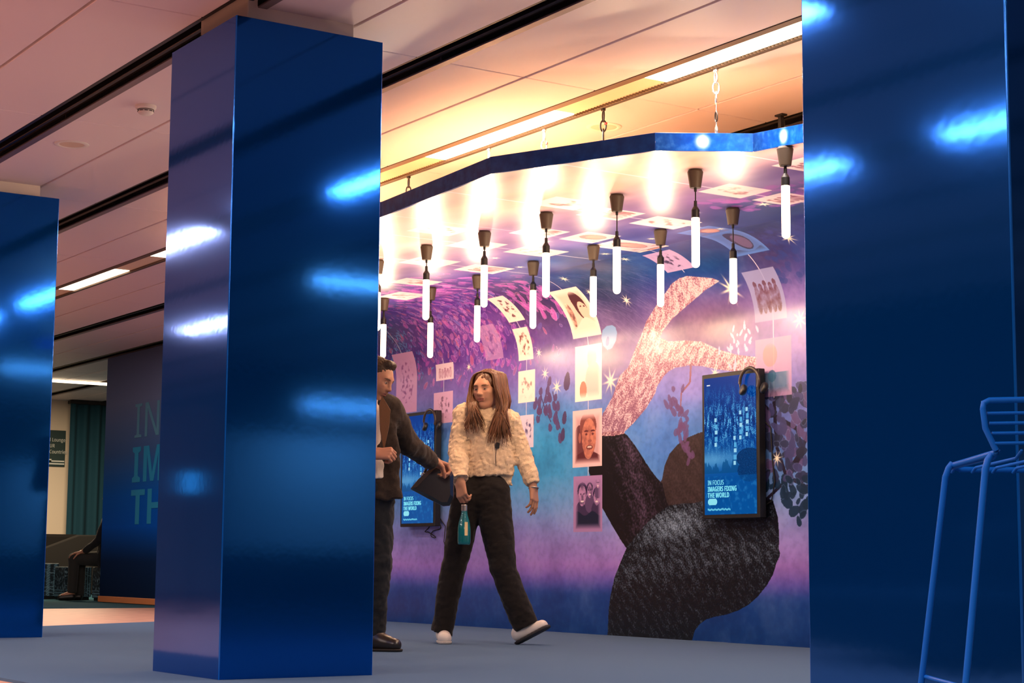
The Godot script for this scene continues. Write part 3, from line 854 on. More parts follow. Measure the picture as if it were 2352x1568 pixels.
func paint_canopy() -> Image:
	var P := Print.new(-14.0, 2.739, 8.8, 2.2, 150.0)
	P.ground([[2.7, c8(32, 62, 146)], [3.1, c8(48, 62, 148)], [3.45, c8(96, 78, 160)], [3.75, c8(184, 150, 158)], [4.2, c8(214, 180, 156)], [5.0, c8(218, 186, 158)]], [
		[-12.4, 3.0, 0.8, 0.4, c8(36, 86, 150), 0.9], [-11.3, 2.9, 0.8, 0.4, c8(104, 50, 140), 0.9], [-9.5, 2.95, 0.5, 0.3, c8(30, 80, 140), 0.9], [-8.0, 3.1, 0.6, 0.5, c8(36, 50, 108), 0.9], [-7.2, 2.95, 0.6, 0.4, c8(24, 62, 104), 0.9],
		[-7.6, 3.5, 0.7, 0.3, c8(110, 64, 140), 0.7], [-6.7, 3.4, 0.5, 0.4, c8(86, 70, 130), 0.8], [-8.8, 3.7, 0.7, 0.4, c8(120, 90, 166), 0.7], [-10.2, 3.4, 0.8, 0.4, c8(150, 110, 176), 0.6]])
	P.grain(0.012, 31, Color(1, 0.9, 1.0, 0.25), Color(0.05, 0.04, 0.2, 0.25), 2.0)
	var r := RandomNumberGenerator.new(); r.seed = 78
	for i in 500:
		var x := r.randf_range(-13, -10.2); var s := r.randf_range(2.74, 3.4)
		if r.randf() > exp(-pow((x + 11.4) / 0.8, 2.0)): continue
		P.leaf(x, s, r.randf_range(0.05, 0.12), 0.05, r.randf_range(0.2, 2.9), Color(c8(180, 90, 190), r.randf_range(0.3, 0.8)), Color(1, 0.8, 1, 0.3))
	for i in 60: P.leaf(r.randf_range(-7.6, -6.6), r.randf_range(2.95, 3.4), r.randf_range(0.06, 0.14), 0.06, r.randf_range(0.2, 2.9), Color(c8(150, 80, 170), 0.6))
	var pale := c8(244, 222, 222)
	var ink := c8(150, 96, 100); var skin := c8(232, 180, 160)
	for x in [-8.08, -8.83, -9.36, -7.18, -11.5, -6.5, -10.1, -10.9]: P.line(x, 2.739, x, 4.9, 0.012, Color(0.95, 0.9, 0.97, 0.7))
	var spots := [[-8.22, 3.03, 0.27, 0.33], [-8.2, 3.46, 0.27, 0.3], [-9.47, 3.09, 0.26, 0.34], [-8.88, 3.15, 0.3, 0.25], [-8.9, 3.48, 0.26, 0.28], [-8.97, 2.745, 0.3, 0.36], [-7.3, 2.96, 0.26, 0.26], [-7.3, 3.3, 0.26, 0.3], [-11.68, 2.86, 0.35, 0.26], [-6.62, 3.0, 0.26, 0.3], [-10.25, 3.0, 0.28, 0.32], [-10.22, 3.45, 0.28, 0.32], [-9.5, 3.55, 0.28, 0.3], [-11.0, 3.1, 0.26, 0.3], [-6.6, 3.4, 0.25, 0.3], [-8.1, 3.85, 0.26, 0.3], [-9.2, 4.0, 0.28, 0.3], [-8.31, 2.739, 0.3, 0.2]]
	var kinds := ["faint", "crew", "faint", "head", "crew", "head", "crew", "faint", "sketch", "sketch", "crew", "faint", "sketch", "faint", "crew", "sketch", "faint", "bluehead"]
	for i in spots.size():
		var q: Array = spots[i]
		P.photo(kinds[i], q[0], q[0] + q[2], q[1], q[1] + q[3], c8(86, 124, 204) if kinds[i] == "bluehead" else pale, ink, skin, 0.1)
	for q in [[-9.15, 2.86, 0.07], [-7.35, 3.1, 0.09], [-8.55, 2.95, 0.05], [-9.9, 3.02, 0.06], [-7.75, 3.25, 0.05], [-8.05, 2.82, 0.05], [-9.0, 3.42, 0.06], [-6.9, 3.2, 0.07], [-9.7, 3.35, 0.06]]: P.star(q[0], q[1], q[2])
	return P.im

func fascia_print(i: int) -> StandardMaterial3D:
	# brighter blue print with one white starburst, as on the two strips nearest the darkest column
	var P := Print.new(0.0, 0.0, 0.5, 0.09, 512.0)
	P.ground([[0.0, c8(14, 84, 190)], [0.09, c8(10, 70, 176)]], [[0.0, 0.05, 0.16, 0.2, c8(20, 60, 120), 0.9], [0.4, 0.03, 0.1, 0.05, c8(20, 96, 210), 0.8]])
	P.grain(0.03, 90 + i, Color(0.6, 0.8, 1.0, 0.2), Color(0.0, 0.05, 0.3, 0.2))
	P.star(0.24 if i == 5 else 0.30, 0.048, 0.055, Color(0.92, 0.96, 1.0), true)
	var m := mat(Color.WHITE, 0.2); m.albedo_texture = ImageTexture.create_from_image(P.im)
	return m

func wall_uv(x: float, s: float) -> Vector2: return Vector2((x + 14.0) / 8.0, 1.0 - s / 2.75)

func mural() -> void:
	var tw := ImageTexture.create_from_image(paint_wall())
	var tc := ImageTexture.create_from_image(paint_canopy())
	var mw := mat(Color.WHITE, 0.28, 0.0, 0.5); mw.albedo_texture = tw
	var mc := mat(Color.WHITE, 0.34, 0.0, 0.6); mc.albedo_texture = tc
	var x0 := -14.0; var x1 := -6.0
	# the wall: flat board, then a quarter curl up into the canopy
	var m := MB.new()
	m.quad(Vector3(x0, 0, ZW), Vector3(x1, 0, ZW), Vector3(x1, SEAM, ZW), Vector3(x0, SEAM, ZW), [wall_uv(x0, 0.0), wall_uv(x1, 0.0), wall_uv(x1, SEAM), wall_uv(x0, SEAM)])
	var w := put("wall_mural", m.mesh(), mw); w.set_meta("kind", "structure"); w.set_meta("label", "mural wall printed with a dark boulder trunk, twilight sky and strings of snapshots")
	put("backing_board", boxm(Vector3(x0, 0.0, ZW - 0.1), Vector3(x1, SEAM, ZW - 0.001)), M.white, w)
	var cv := MB.new()
	var N := 28
	for i in N + 1:
		var a := PI / 2 * i / N
		for j in 2:
			var x := x0 if j == 0 else x1
			var q := Vector3(x, SEAM + RAD * sin(a), ZW + RAD - RAD * cos(a))
			cv.v(q, Vector3(0, -sin(a), cos(a)), wall_uv(x, SEAM + RAD * a))
	for i in N:
		var q := i * 2
		cv.ix.append_array(PackedInt32Array([q, q + 3, q + 1, q, q + 2, q + 3]))
	put("curved_print", cv.mesh(), mw, w)
	var cb := MB.new()
	for i in N:
		var a := PI / 2 * i / N; var b := PI / 2 * (i + 1) / N; var R2 := RAD + 0.03
		cb.quad(Vector3(x1, SEAM + R2 * sin(a), ZW + RAD - R2 * cos(a)), Vector3(x0, SEAM + R2 * sin(a), ZW + RAD - R2 * cos(a)), Vector3(x0, SEAM + R2 * sin(b), ZW + RAD - R2 * cos(b)), Vector3(x1, SEAM + R2 * sin(b), ZW + RAD - R2 * cos(b)))
	put("curved_backing", cb.mesh(), M.board, w)
	# the canopy hung in front of it
	var zi := ZW + RAD
	var front := [[-13.3, -6.0], [-12.0, -5.3], [-10.3, -4.75], [-8.891, -4.961], [-7.558, -4.853], [-6.667, -5.221], [-6.409, -5.617], [-6.12, -5.684], [-5.55, -5.5], [-5.3, -6.1]]
	var cp := base("canopy", Vector3(0, HC, 0))
	tag(cp, "hanging canopy with a zigzag blue edge and a glossy printed underside", "canopy")
	var q := PackedVector2Array([Vector2(-14.0, zi)])
	for p in front: q.append(Vector2(p[0], p[1]))
	q.append(Vector2(-5.3, zi))
	var tr := Geometry2D.triangulate_polygon(q)
	var u := MB.new(); var top := MB.new()
	for p in q: u.v(Vector3(p.x, 0, p.y), Vector3.DOWN, Vector2((p.x + 14.0) / 8.8, 1.0 - (p.y - zi) / 2.2)); top.v(Vector3(p.x, 0.075, p.y), Vector3.UP)
	for i in range(0, tr.size(), 3):
		var a := tr[i]; var b := tr[i + 1]; var c := tr[i + 2]
		if (q[b] - q[a]).cross(q[c] - q[a]) < 0: var s := b; b = c; c = s
		# in x,z a positive turn looks clockwise from above
		u.ix.append_array(PackedInt32Array([a, c, b])); top.ix.append_array(PackedInt32Array([a, b, c]))
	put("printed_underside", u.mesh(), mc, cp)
	put("top_board", top.mesh(), M.board, cp)
	for i in front.size() - 1:
		var A := Vector3(front[i][0], 0, front[i][1]); var B := Vector3(front[i + 1][0], 0, front[i + 1][1])
		var f := MB.new()
		var d := (B - A).normalized()
		f.xf = Transform3D(Basis(d, Vector3.UP, d.cross(Vector3.UP)), A)
		f.box(Vector3(0, -0.002, -0.012), Vector3((B - A).length(), 0.087, 0.002), 0.001)
		put("fascia_strip", f.mesh(), fascia_print(i) if i in [5, 6] else M.fascia, cp)

# ---- pendant lamps under the canopy -----------------------------------------------------------------------------------------------
func pendants() -> void:
	var front := [[-6.253, -5.681, 2.018], [-6.891, -5.652, 1.961], [-7.612, -5.697, 1.920], [-8.242, -5.668, 1.974], [-8.935, -5.694, 2.0], [-9.548, -5.654, 1.987], [-10.21, -5.675, 1.99]]
	var back := [[-7.531, -6.446, 1.921], [-8.273, -6.516, 1.996], [-8.935, -6.504, 2.008], [-9.654, -6.536, 2.013], [-10.358, -6.547, 1.994], [-11.025, -6.569, 1.948], [-11.698, -6.558, 2.009]]
	var ord := ["first", "second", "third", "fourth", "fifth", "sixth", "seventh"]
	for row in [[front, "front", "canopy's blue edge"], [back, "back", "mural wall"]]:
		for i in row[0].size():
			var q: Array = row[0][i]
			var t := base("pendant_lamp", Vector3(q[0], HC, q[1]))
			var lab := "glowing tube pendant, %s from the nearest column in the row by the %s" % [ord[i], row[2]]
			if row[1] == "front" and i == 6: lab = "tube pendant lamp behind the tall blue column, only its cup's rim showing"
			tag(t, lab, "pendant lamp", "tube pendant lamps in the %s row under the canopy" % row[1])
			var c := MB.new()
			c.lathe([Vector2(0.0, -0.094), Vector2(0.027, -0.094), Vector2(0.029, -0.090), Vector2(0.0405, -0.012), Vector2(0.034, -0.001), Vector2(0.0, -0.001)], 20, false)
			put("ceiling_cup", c.mesh(), M.cup, t)
			var drop: float = q[2] - HC      # lowest point of the tube
			var top := drop + 0.255 + 0.075
			var g := MB.new(); g.lathe([Vector2(0.007, -0.112), Vector2(0.0075, -0.094)], 10)
			put("cord_grip", g.mesh(), M.cord, t)
			var w := MB.new(); w.tube([Vector3(0, -0.1, 0), Vector3(0.001, (-0.1 + top) * 0.5, 0), Vector3(0, top, 0)], 0.0032, 8)
			put("cord", w.mesh(), M.cord, t)
			var s := MB.new()
			s.lathe([Vector2(0.0, top - 0.075), Vector2(0.0205, top - 0.075), Vector2(0.0205, top - 0.035), Vector2(0.017, top - 0.028), Vector2(0.009, top - 0.015), Vector2(0.008, top + 0.012), Vector2(0.0, top + 0.012)], 18, false)
			put("socket", s.mesh(), M.black, t)
			var b := MB.new()
			var prof := [Vector2(0.0, drop)]
			for k in range(1, 5): prof.append(Vector2(0.021 * sin(PI / 2 * k / 4.0), drop + 0.021 * (1.0 - cos(PI / 2 * k / 4.0))))
			prof.append(Vector2(0.021, top - 0.078)); prof.append(Vector2(0.019, top - 0.074))
			b.lathe(prof, 12)
			put("bulb_tube", b.mesh(), M.bulb, t)
			var l := OmniLight3D.new()
			l.name = "bulb_glow"; l.light_color = Color(1.0, 0.83, 0.66); l.light_energy = 0.38; l.light_size = 0.018; l.omni_range = 30.0; l.omni_attenuation = 2.0
			l.shadow_enabled = true; l.position = Vector3(0, drop + 0.13, 0)
			t.add_child(l)

# ---- chains and wires that carry the canopy ----------------------------------------------------------------------------------------
func ring(cx: Vector3, rx: float, ry: float, turn: float, n := 14) -> Array:
	var out := []
	for i in n:
		var g := TAU * i / n
		out.append(cx + Vector3(cos(g) * rx * cos(turn), sin(g) * ry, cos(g) * rx * sin(turn)))
	return out
func rigging() -> void:
	var labs := ["long steel chain and wire rope nearest the darkest column, holding up the canopy edge", "dark steel chain in front of the round ceiling speaker above the canopy", "pale steel shackles with a red tag above the canopy, middle one of the chains", "short pale hook peeping over the corner of the canopy edge", "small chain over the canopy edge beside the tall blue column"]
	var spots := [Vector3(-6.528, CE, -5.487), Vector3(-7.451, CE, -5.487), Vector3(-8.003, CE, -5.487), Vector3(-8.569, CE, -5.487), Vector3(-9.498, CE, -5.487)]
	for i in 5:
		var t := base("hanging_chain", spots[i])
		tag(t, labs[i], "chain", "chains that carry the canopy")
		var m: Material = M.dark_steel if i in [1, 4] else M.steel
		var a := MB.new(); a.box(Vector3(-0.012, -0.022, -0.008), Vector3(0.012, 0.004, 0.008), 0.002); put("rail_clip", a.mesh(), m, t)
		var y := -0.02
		var hk := MB.new(); hk.tube(ring(Vector3(0, y - 0.03, 0), 0.014, 0.03, 0.3), 0.0045, 7, true); put("hook", hk.mesh(), m, t)
		y -= 0.055
		for k in 2:
			var lk := MB.new(); lk.tube(ring(Vector3(0, y - 0.028, 0), 0.015, 0.031, -1.0 + 1.6 * k), 0.0045, 7, true); put("link", lk.mesh(), m, t)
			y -= 0.047
		if i in [1, 2]:
			var tg := MB.new(); tg.box(Vector3(0.012, -0.10, -0.004), Vector3(0.032, -0.088, 0.004), 0.002); put("tag", tg.mesh(), M.red, t)
		var w := MB.new(); w.tube([Vector3(0, y + 0.004, 0), Vector3(0, y - 0.055, 0)], 0.0028, 6); put("wire_rope", w.mesh(), m, t)
		var th := MB.new(); th.tube(ring(Vector3(0, y - 0.075, 0), 0.011, 0.026, 0.2), 0.004, 7, true); put("thimble", th.mesh(), M.dark_steel if i != 1 else m, t)
		var ey := MB.new(); ey.tube(ring(Vector3(0, -(CE - HC - 0.075) + 0.028, 0), 0.019, 0.024, 0.5), 0.005, 7, true); put("eye_bolt", ey.mesh(), m, t)
		var ll := MB.new(); ll.tube([Vector3(0, y - 0.098, 0), Vector3(0, -(CE - HC - 0.075) + 0.045, 0)], 0.004, 6); put("link", ll.mesh(), m, t)

# ---- display screens --------------------------------------------------------------------------------------------------------------------
func screen_picture() -> ImageTexture:
	var W := 270; var H := 456
	var im := Image.create(W, H, false, Image.FORMAT_RGBA8)
	var n := FastNoiseLite.new(); n.seed = 9; n.frequency = 0.035; n.fractal_octaves = 4
	var n2 := FastNoiseLite.new(); n2.seed = 10; n2.frequency = 0.16; n2.fractal_octaves = 3
	for y in H:
		for x in W:
			var u := float(x) / W; var v := float(y) / H
			var col := c8(6, 62, 150).lerp(c8(2, 90, 170), v)
			# hanging glitter of leaves and snapshots
			var d := clampf(1.0 - absf(v - 0.34) / 0.30, 0, 1)
			var t := n.get_noise_2d(x * 1.6, y * 0.55) + n2.get_noise_2d(x, y) * 0.8
			if t > 0.08: col = col.lerp(c8(120, 205, 250), clampf((t - 0.08) * 2.4, 0, 1) * d)
			if t < -0.12: col = col.lerp(c8(0, 34, 96), clampf((-t - 0.12) * 2.0, 0, 0.9) * d)
			# pale haze on the horizon with dark hills
			var hz := exp(-pow((v - 0.60) / 0.07, 2.0)) * clampf(1.2 - u, 0, 1)
			col = col.lerp(c8(120, 190, 235), hz * 0.7)
			if v > 0.60 and v < 0.70 and n.get_noise_2d(x * 0.7, 9.0) * 0.12 + 0.64 < v: col = col.lerp(c8(8, 80, 140), 0.7)
			if Vector2((u - 0.86) / 0.24, (v - 0.6) / 0.07).length() < 1.0 or Vector2((u - 0.86) / 0.22, (v - 0.69) / 0.08).length() < 1.0: col = c8(4, 52, 108).lerp(c8(40, 120, 190), clampf(n2.get_noise_2d(x, y) * 0.8, 0, 0.4))
			if v > 0.72: col = col.lerp(c8(4, 84, 160), 0.6).lerp(c8(60, 150, 215), clampf(n.get_noise_2d(x * 0.8, y * 0.8) - 0.1, 0, 0.4))
			im.set_pixel(x, y, col)
	for c in [[0.68, 0.26], [0.80, 0.24], [0.57, 0.44], [0.20, 0.3]]:
		for k in 5: im.fill_rect(Rect2i(int(c[0] * W) + (k * 7) % 4, int((c[1] + 0.045 * k) * H), 12 + (k * 5) % 4, 13 + (k * 3) % 6), c8(90, 180, 235) if k % 2 else c8(170, 230, 255))
	im.fill_rect(Rect2i(14, 22, 18, 4), Color.WHITE)
	# pill button and the row of small marks at the foot
	for y in range(402, 424):
		for x in range(14, 68):
			var cx := clampf(x, 27, 55)
			if Vector2(x - cx, y - 413).length() < 10.5: im.set_pixel(x, y, c8(150, 240, 255))
	for k in 20:
		if k == 13: continue
		im.fill_rect(Rect2i(16 + k * 6, 437 if k % 3 else 435, 5, 6), c8(120, 225, 250))
	return ImageTexture.create_from_image(im)
func screens() -> void:
	var tex := screen_picture()
	var sm := mat(Color.BLACK, 0.15, 0.0, 0.5)
	sm.emission_enabled = true; sm.emission_texture = tex; sm.emission_energy_multiplier = 0.85
	var ltr := mat(Color.BLACK, 0.4); ltr.emission_enabled = true; ltr.emission = c8(130, 236, 252); ltr.emission_energy_multiplier = 0.95
	for i in 2:
		var xm: float = [-8.541, -12.375][i]
		var t := base("display_screen", Vector3(xm, 0.767, ZW))
		tag(t, ["upright display screen in front of the boulder trunk, nearer the darkest column", "upright display screen behind the man's outstretched arm and the black bag"][i], "display screen", "upright display screens on the mural wall")
		put("mount", boxm(Vector3(-0.15, 0.2, 0.0), Vector3(0.15, 0.7, 0.03), 0.003), M.black, t)
		put("bezel", boxm(Vector3(-0.272, 0, 0.026), Vector3(0.272, 0.915, 0.08), 0.004), M.black, t)
		var s := MB.new()
		s.quad(Vector3(-0.248, 0.026, 0.0812), Vector3(0.248, 0.026, 0.0812), Vector3(0.248, 0.889, 0.0812), Vector3(-0.248, 0.889, 0.0812))
		put("screen_face", s.mesh(), sm, t)
		text("IN FOCUS", 0.030, ltr, t, Vector3(-0.218, 0.226, 0.0815), Vector3.ZERO, 0.86, 300)
		text("IMAGERS FIXING", 0.031, ltr, t, Vector3(-0.218, 0.186, 0.0815), Vector3.ZERO, 0.80, 800)
		text("THE WORLD", 0.031, ltr, t, Vector3(-0.218, 0.147, 0.0815), Vector3.ZERO, 0.86, 800)
		text("X", 0.013, ltr, t, Vector3(-0.075, 0.060, 0.0815), Vector3.ZERO, 1.0, 400)
		var l := AreaLight3D.new()
		l.name = "screen_glow"; l.area_size = Vector2(0.49, 0.86); l.light_color = Color(0.25, 0.6, 1.0); l.light_energy = 0.1; l.area_range = 20.0
		l.rotation.y = PI; l.position = Vector3(0, 0.457, 0.084); l.shadow_enabled = true
		t.add_child(l)
		# power leads behind and below
		var w := MB.new()
		var pts := []
		if i == 1:
			for k in 30:
				var a := k / 29.0
				pts.append(Vector3(0.0 + 0.25 * a + 0.05 * sin(a * 17.0), 0.1 - 0.16 * sin(a * PI) - 0.03 * absf(sin(a * 9.0)), 0.012 + 0.006 * cos(a * 21.0)))
			pts.append(Vector3(0.32, 0.0, 0.01)); pts.append(Vector3(0.30, -0.12, 0.01)); pts.append(Vector3(0.36, -0.22, 0.01)); pts.append(Vector3(0.37, -0.06, 0.01))
		else:
			pts = [Vector3(0.22, 0.62, 0.02), Vector3(0.3, 0.55, 0.01), Vector3(0.31, 0.35, 0.008), Vector3(0.33, 0.22, 0.008), Vector3(0.3, 0.1, 0.01), Vector3(0.2, 0.06, 0.02)]
		w.tube(pts, 0.004, 6); put("power_lead", w.mesh(), M.cord, t)
		# headphones over the corner
		var hp := base("headphones", Vector3(xm, 0.767, ZW))
		tag(hp, ["black headphones hung over the corner of the screen before the boulder trunk", "black headphones hung over the screen behind the two people"][i], "headphones", "headphones hung on the screens")
		var bd := MB.new(); var bp := []
		for k in 15:
			var g := PI * 1.02 - k / 14.0 * PI * 1.15
			bp.append(Vector3(0.215 + 0.088 * cos(g), 0.83 + 0.088 * sin(g) , 0.105))
		bd.tube(bp, 0.0085, 8, false, 1.5); put("headband", bd.mesh(), mat(c8(52, 42, 36), 0.3), hp)
		var ar := MB.new(); ar.tube([bp[0], Vector3(0.132, 0.80, 0.108), Vector3(0.15, 0.79, 0.11)], 0.005, 7); put("yoke", ar.mesh(), M.dark_steel, hp)
		for e in 2:
			var ec := MB.new()
			ec.lathe([Vector2(0, -0.018), Vector2(0.03, -0.016), Vector2(0.036, -0.006), Vector2(0.036, 0.008), Vector2(0.028, 0.016), Vector2(0.0, 0.018)], 20)
			var o := put("ear_cup", ec.mesh(), M.black, hp)
			o.position = Vector3(0.172, 0.785, 0.118) if e == 0 else Vector3(0.315, 0.79, 0.075)
			o.rotation = Vector3(1.25, 0, 0.35)

# ---- the lounge beyond the far column -------------------------------------------------------------------------------------------------
func lounge() -> void:
	var cu := base("curtain", Vector3(-26.1, 0.02, -9.25))
	tag(cu, "dark teal floor-length curtain hanging beside the cream wall", "curtain")
	var m := MB.new()
	var N := 90
	for i in N + 1:
		var s := i / float(N)
		var z := -2.3 * s
		var d := 0.05 * sin(s * 74.0) + 0.02 * sin(s * 41.0 + 1.0)
		var dn := Vector3(1, 0, 1.4 * cos(s * 74.0)).normalized()
		m.v(Vector3(d, 0, z), dn, Vector2(s * 6, 1)); m.v(Vector3(d * 0.8, CE - 0.06, z), dn, Vector2(s * 6, 0))
	for i in N:
		var q := i * 2
		m.ix.append_array(PackedInt32Array([q, q + 1, q + 2, q + 2, q + 1, q + 3]))
	put("drape", m.mesh(), speckled(c8(8, 54, 72), c8(18, 76, 96), 0.2, 5.0, 0.9, 51), cu)
	put("curtain_rail", boxm(Vector3(-0.06, CE - 0.08, -2.35), Vector3(0.06, CE - 0.03, 0.02), 0.004), M.channel, cu)
	# sign on the cream wall
	var sg := base("wall_sign", Vector3(-26.29, 1.88, -8.75))
	tag(sg, "dark green sign with white lettering on the cream wall", "sign")
	put("sign_board", boxm(Vector3(0, 0, -0.51), Vector3(0.015, 0.545, 0.0), 0.002), mat(c8(30, 58, 60), 0.6), sg)
	var tw := mat(c8(226, 232, 228), 0.6)
	for q in [["l Lounge", 0.40], ["UR", 0.31], ["Countries", 0.22]]:
		text(q[0], 0.052, tw, sg, Vector3(0.017, q[1], -0.262), Vector3(0, PI / 2, 0), 0.88, 400)
	put("picture_band", boxm(Vector3(0.014, 0.07, -0.50), Vector3(0.017, 0.09, -0.01)), tw, sg)
	put("picture_band", boxm(Vector3(0.014, 0.03, -0.50), Vector3(0.017, 0.05, -0.01)), tw, sg)
	put("picture_band", boxm(Vector3(0.014, 0.07, -0.30), Vector3(0.017, 0.11, -0.01)), tw, sg)
	# dark settee along the wall
	var so := base("settee", Vector3(-25.25, 0, -9.0))
	tag(so, "black settee with a sloping arm below the sign on the cream wall", "settee")
	var bk := mat(c8(16, 14, 14), 0.9)
	var a := MB.new()
	a.xf = Transform3D(Basis(Vector3(0, 0, -1), Vector3(0, 1, 0), Vector3(1, 0, 0)), Vector3.ZERO)
	a.prism(PackedVector2Array([Vector2(-0.75, 0.0), Vector2(0.35, 0.0), Vector2(0.35, 0.84), Vector2(-0.02, 0.84), Vector2(-0.75, 0.56)]), 0.35, 0.5, 0.02)
	put("arm", a.mesh(), bk, so)
	put("seat", boxm(Vector3(-0.7, 0.05, -0.35), Vector3(0.4, 0.42, 1.6), 0.04), bk, so)
	put("backrest", boxm(Vector3(-0.75, 0.3, -0.35), Vector3(-0.5, 0.86, 1.6), 0.04), bk, so)
	# printed cube stools
	var pr := Image.create(64, 64, false, Image.FORMAT_RGB8)
	var n := FastNoiseLite.new(); n.seed = 61; n.frequency = 0.12
	for y in 64:
		for x in 64:
			var t := n.get_noise_2d(x * 1.4, y * 0.8)
			var col := c8(14, 34, 46)
			if t > 0.1: col = c8(60, 92, 108)
			if t > 0.28: col = c8(130, 158, 170)
			if y > 48 and (y % 6) < 3 and (x * 7 + y) % 5 < 4: col = c8(116, 160, 178)
			pr.set_pixel(x, y, col)
	var pm := mat(Color.WHITE, 0.6); pm.albedo_texture = ImageTexture.create_from_image(pr); pm.texture_filter = BaseMaterial3D.TEXTURE_FILTER_LINEAR
	var labs := ["printed cube stool at the end of the dark blue wall, nearest it", "printed cube stool under the seated person's leg", "long printed bench block beside the cube stools"]
	var sp := [[Vector3(-20.88, 0, -8.0), 0.36], [Vector3(-21.62, 0, -7.78), 0.35], [Vector3(-22.3, 0, -7.5), 0.5]]
	for i in 3:
		var cbs := base("cube_stool" if i < 2 else "bench_block", sp[i][0])
		tag(cbs, labs[i], "stool" if i < 2 else "bench", "printed cube seats")
		var w: float = sp[i][1]
		var cm := MB.new(); cm.box(Vector3(-w / 2, 0.03, -w / 2), Vector3(w / 2, 0.40 if i < 2 else 0.44, w / 2 + (0.5 if i == 2 else 0.0)), 0.006)
		put("printed_cover", cm.mesh(), pm, cbs)
		put("plinth", boxm(Vector3(-w / 2 + 0.02, -0.004, -w / 2 + 0.02), Vector3(w / 2 - 0.02, 0.03, w / 2 - 0.02 + (0.5 if i == 2 else 0.0))), M.black, cbs)
	var cup := MB.new(); cup.lathe([Vector2(0, 0), Vector2(0.026, 0), Vector2(0.034, 0.085), Vector2(0.030, 0.085), Vector2(0.024, 0.008), Vector2(0, 0.008)], 16, false)
	var co := put("paper_cup", cup.mesh(), mat(c8(240, 236, 226), 0.6)); co.position = Vector3(-22.12, 0.44, -7.46)
	tag(co, "small white cup on the printed bench block in the lounge", "cup")

# ---- wire bar stool in front of the nearest column -----------------------------------------------------------------------------------------
func stool() -> void:
	var t := base("bar_stool", Vector3(-2.165, 0, -2.71), YAW)
	tag(t, "blue wire bar stool with a low wire back, cut by the picture's edge", "bar stool")
	var m := mat(c8(0, 92, 196), 0.45, 0.0, 0.3)
	var hw := 0.197
	var f := MB.new()
	f.tube([Vector3(-hw + 0.024, 0.694, 0), Vector3(-hw + 0.004, 0.735, 0.004), Vector3(-hw, 0.77, 0.006), Vector3(-hw + 0.002, 0.781, 0.006), Vector3(-hw + 0.012, 0.786, 0.006), Vector3(hw - 0.012, 0.796, 0.006), Vector3(hw - 0.002, 0.79, 0.006), Vector3(hw, 0.77, 0.006), Vector3(hw - 0.004, 0.735, 0.004), Vector3(hw - 0.024, 0.694, 0)], 0.0058, 10)
	put("back_frame", f.mesh(), m, t)
	for k in 4:
		var y := 0.762 - 0.0185 * k
		var e: float = hw - 0.008 - 0.004 * k
		var w := MB.new(); w.tube([Vector3(-e, y, 0.004), Vector3(e, y + 0.008, 0.004)], 0.0032, 8)
		put("back_wire", w.mesh(), m, t)
	for k in 9:
		var x := -hw + 0.03 + k * (hw * 2 - 0.06) / 8.0
		var w := MB.new(); w.tube([Vector3(x, 0.694, 0.0), Vector3(x, 0.682, -0.04), Vector3(x, 0.68, -0.33), Vector3(x, 0.672, -0.36)], 0.0032, 8)
		put("seat_wire", w.mesh(), m, t)
	var r := MB.new(); r.tube([Vector3(-hw + 0.024, 0.69, 0), Vector3(-hw + 0.024, 0.684, -0.34), Vector3(-hw + 0.05, 0.678, -0.37), Vector3(hw - 0.05, 0.678, -0.37), Vector3(hw - 0.024, 0.684, -0.34), Vector3(hw - 0.024, 0.69, 0)], 0.0058, 10)
	put("seat_frame", r.mesh(), m, t)
	for s in [[-1, 0], [1, 0], [-1, 1], [1, 1]]:
		var x: float = s[0] * (hw - 0.022); var z: float = -0.02 - s[1] * 0.30
		var zo: float = 0.02 if s[1] == 0 else -0.05
		var l := MB.new(); l.tube([Vector3(x, 0.688, z), Vector3(x + s[0] * 0.008, 0.678, z), Vector3(x + s[0] * 0.014, 0.66, z + zo * 0.1), Vector3(x + s[0] * 0.095, 0.005, z + zo)], 0.0066, 10)
		put("leg", l.mesh(), m, t)
	for s in [-1, 1]:
		var fr := MB.new(); fr.tube([Vector3(s * (hw + 0.035), 0.26, -0.008), Vector3(s * (hw + 0.035), 0.26, -0.35)], 0.0045, 8); put("foot_rest", fr.mesh(), m, t)

